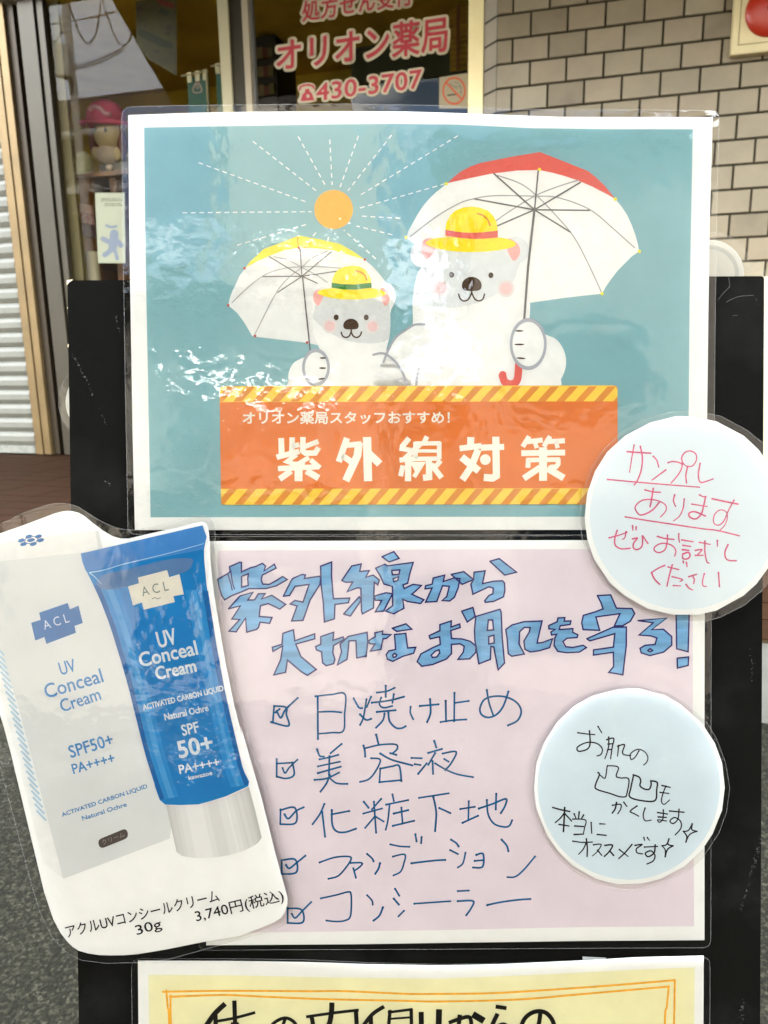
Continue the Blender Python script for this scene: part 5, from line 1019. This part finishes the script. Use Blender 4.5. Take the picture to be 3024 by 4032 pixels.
m = MB(); m.wbox(a0 - .03, a1 + .03, b1, b1 + .03, -2.23, -1.57); m.build('counter_top', mat('counter_top', (110, 104, 70), k=.8), cb_)

# ================================================================== across the street (seen only mirrored in glass and laminate)
def mirror(x, y, outward):        # a point that shows at (x, y) when mirrored in the shop glass
    G0 = WALL.at(OD - .03).hit(x, y); d = (G0 - CAM).normalized(); d = d - 2 * d.dot(WN) * WN
    return G0 + d * ((outward - OD) / d.dot(WN))
aw = root('awning', wp(-1.6, 2.8, 0), WA, label='sloping dark olive awning over the pharmacy doors, mirrored in the left glass', cat='awning')
A0, A1 = mirror(440, 0, .75), mirror(690, 430, 1.5)
dirv = (A0 - A1); A2 = A1 + dirv * (1.5 / .75)
r0, r1 = A1 + WS * 7.5, A2 + WS * 7.5
m = MB(); upv = Vector((0, 0, .03)); m.face([A1, A2, r1, r0]); m.face([A1 + upv, r0 + upv, r1 + upv, A2 + upv]); m.face([A1, r0, r0 + upv, A1 + upv]); m.face([A1, A1 + upv, A2 + upv, A2]); m.face([r0, r1, r1 + upv, r0 + upv])
m.build('canopy', mat('awning_olive', (88, 70, 14), k=.8, rough=.9), aw)
def house(name, c, w_, d_, h_, wall, roofc, label, wins, rh=1.3, rz=0, over=.5):
    X = Vector((math.cos(rz), math.sin(rz), 0)); Y = Vector((-math.sin(rz), math.cos(rz), 0)); Zv = Vector((0, 0, 1)); c = Vector(c)
    t = root(name, c, (X, Y, Zv), label=label, cat='house'); g_ = lambda a, b, e: c + X * a + Y * b + Zv * e
    m = MB(); m.box(g_(0, 0, h_ / 2), (w_ / 2, d_ / 2, h_ / 2), (X, Y, Zv)); wl = m.build('wall', wall, t)
    m = MB(); a, b = w_ / 2 + over, d_ / 2 + over
    m.face([g_(-a, b, h_), g_(-a, -b, h_), g_(a, -b, h_), g_(a, b, h_)]); m.face([g_(-a, b, h_), g_(a, b, h_), g_(a, 0, h_ + rh), g_(-a, 0, h_ + rh)]); m.face([g_(a, -b, h_), g_(-a, -b, h_), g_(-a, 0, h_ + rh), g_(a, 0, h_ + rh)])
    m.face([g_(-a, -b, h_), g_(-a, b, h_), g_(-a, 0, h_ + rh)]); m.face([g_(a, b, h_), g_(a, -b, h_), g_(a, 0, h_ + rh)]); m.build('roof', roofc, t)
    for (x, zc, ww, hh) in wins:
        m = MB(); y = d_ / 2
        for q in ((x - ww / 2, zc, .04, hh / 2), (x + ww / 2, zc, .04, hh / 2), (x, zc - hh / 2, ww / 2, .04), (x, zc + hh / 2, ww / 2, .04), (x, zc, .03, hh / 2)): m.box(g_(q[0], y + .02, q[1]), (q[2], .05, q[3]), (X, Y, Zv))
        f_ = m.build('window', mat('frame_dark', (60, 58, 54), k=.8), t); m = MB(); m.box(g_(x, y + .005, zc), (ww / 2, .01, hh / 2), (X, Y, Zv)); m.build('pane', mat('pane_dark', (40, 48, 54), k=.8, rough=.08), f_)
    return t, g_, (X, Y, Zv)
WALLA = mat('tan_siding', (176, 168, 152), k=.8, rough=.8, var=.05, vscale=3); WALLB = mat('taupe_siding', (150, 142, 130), k=.75, rough=.8, var=.05, vscale=3); WALLC = mat('grey_siding', (128, 124, 112), k=.7, rough=.8)
RF = mat('roof_brown', (70, 56, 46), k=.8, rough=.7, var=.2, vscale=6); RFG = mat('roof_slate', (56, 60, 66), k=.8, rough=.6, var=.2, vscale=6)
H1 = -.335; X1, Y1 = Vector((math.cos(H1), math.sin(H1), 0)), Vector((-math.sin(H1), math.cos(H1), 0))
h1, g1, ax1 = house('house', Vector((-3.6, -7.5, 0)) - Y1 * 3, 7, 6, 5.0, WALLA, RF, 'tan two-storey house with a balcony across the street, leftmost of three', [(-2.4, 3.9, 1.3, 1.1), (1.7, 3.6, 1.9, 1.7), (-.4, 4.1, .8, .7), (-2, 1.5, 1.8, 1.6), (1.6, 1.3, 2.2, 1.8)], 1.7, H1, .65)
STEEL = mat('glint_steel', (225, 225, 222), k=.9, rough=.32, metal=1)  # gutter and railing pipes added and turned to throw sun glints onto the film
m = MB(); m.tube([g1(-4.1, 3.72, 4.94), g1(4.1, 3.72, 4.94)], .06, n=16); m.tube([g1(3.3, 3.7, 4.92), g1(3.3, 3.1, 5.0), g1(3.3, 3.1, .1)], .035, n=10); m.build('gutter', STEEL, h1)
m = MB(); m.box(g1(2.35, 2.2, 4.2), (1.1, .95, 4.2), ax1); m.build('added_tower', WALLA, h1)  # added mass, frames the sky band mirrored in the bear poster
m = MB(); m.box(g1(2.35, 2.2, 8.45), (1.2, 1.05, .06), ax1); m.build('tower_roof', RF, h1)
m = MB(); m.box(g1(1.7, 3.45, 2.45), (1.5, .45, .06), ax1); m.build('balcony_floor', WALLB, h1)
m = MB()
for zz in (3.42, 3.26, 3.1, 2.94, 2.78, 2.62): m.tube([g1(.25, 3.88, zz), g1(3.15, 3.88, zz)], .036 if zz < 3.4 else .055, n=14)
for x in (.25, 1.7, 3.15): m.tube([g1(x, 3.88, 2.45), g1(x, 3.88, 3.42)], .03, n=10)
m.build('glint_railing', STEEL, h1)
GLINT = mat('glint_metal', (230, 230, 228), k=.95, rough=.24, metal=1)
for (xa, xb, yy_, zz, r_) in ((.7, 2.6, 3.55, 3.72, .13), (1.5, 2.9, 3.55, 5.55, .085)):
    m = MB(); m.tube([g1(x_, yy_, zz) for x_ in (xa - r_ * .3, xa, xa + .02, xa + .04, xb - .04, xb - .02, xb, xb + r_ * .3)], r_, n=48, radii=[r_ * .6, r_, r_, r_, r_, r_, r_, r_ * .6]); m.build('glint_cylinder', GLINT, h1)  # invented steel cylinders, placed only to send sun glints to the poster film
h2, g2, ax2 = house('house', (5.0, -11, 0), 7.6, 6, 7.4, WALLB, RFG, 'tall taupe house across the street with a slate roof, middle of three', [(-2.4, 4.2, 1.7, 1.1), (2.2, 4.2, 1.7, 1.1), (-2.2, 1.5, 2.0, 1.8), (2, 1.5, 2.2, 1.8)], 2.2, .12)
h3, g3, ax3 = house('house', (.6, -22, 0), 9, 7, 6.6, WALLC, RF, 'grey house set back in the gap between the two nearer houses across the street', [(-2.4, 4.8, 1.8, 1.2), (2, 4.8, 1.8, 1.2), (0, 1.6, 2.6, 1.8)], 2.6, .05)
# utility pole with transformer and wires
PB = mirror(350, 985, 10.0); PTp = mirror(316, 250, 10.0)
pz = root('utility_pole', (PB.x, PB.y, 0), label='concrete utility pole with a transformer and cables across the street', cat='utility pole')
CP = mat('pole_concrete', (196, 192, 178), k=.8, rough=.8)
WALLW = mat('white_trim', (226, 224, 214), k=.82, rough=.6)
m = MB(); m.tube([(PB.x, PB.y, 0), (PB.x, PB.y, 9.5)], .1, n=14, radii=[.10, .075]); m.build('shaft', CP, pz)
m = MB(); m.tube([(PB.x, PB.y + .22, PTp.z - .3), (PB.x, PB.y + .22, PTp.z + .3)], .15, n=14); m.build('transformer', mat('transformer_white', (216, 210, 190), k=.85), pz)
m = MB(); m.box((PB.x, PB.y, 8.6), (.8, .05, .05)); m.build('crossarm', MET, pz)
CB_ = mat('cable_black', (26, 26, 24), k=.8)
for k, (p, q, sag) in enumerate((((250, 92), (450, 50), .25), ((262, -20), (400, -15), .9), ((235, 262), (330, 255), .1), ((235, 275), (330, 268), .1))):
    A_, B_ = mirror(*p, 10.0), mirror(*q, 10.0); d_ = B_ - A_; m = MB(); P_ = []
    for r_ in range(-8, 33): t = r_ / 12 if k < 2 else r_ / 12; P_.append(A_ + d_ * t + Vector((0, 0, -sag * 4 * (t % 1.0001) * (1 - (t % 1.0001)) if k == 1 else .06 * (t - .5) ** 2)))
    m.tube(P_, .014, n=6); m.build('cable', CB_, pz)
A_ = mirror(250, 97, 10.0); m = MB(); m.tube([A_ - Vector((0, 0, .16)), A_ + Vector((0, 0, .14))], .085, n=12); m.build('insulator', mat('transformer_white', (216, 210, 190)), pz)
hc = mirror(450, 290, 16.5); X4, Y4 = WS, -WN
h4, g4, ax4 = house('house', (hc.x, hc.y, 0), 13, 6, 6.7, WALLA, RF, 'long tan house far down the street, mirrored in the left glass below the sky', [(-4, 5.2, 1.6, 1.1), (-.6, 5.2, 1.6, 1.1), (3.4, 5.2, 1.6, 1.1), (-3, 2.0, 2.4, 1.8), (2.6, 2.0, 2.4, 1.8)], 2.1, -TH, .6)
m = MB(); m.tube([g4(-7, 3.7, 6.62), g4(7, 3.7, 6.62)], .09, n=10); m.build('gutter', WALLW, h4)
m = MB(); m.box(g4(1.6, 4.1, 5.0), (2.6, .9, .10), ax4); m.build('canopy', WALLW, h4)
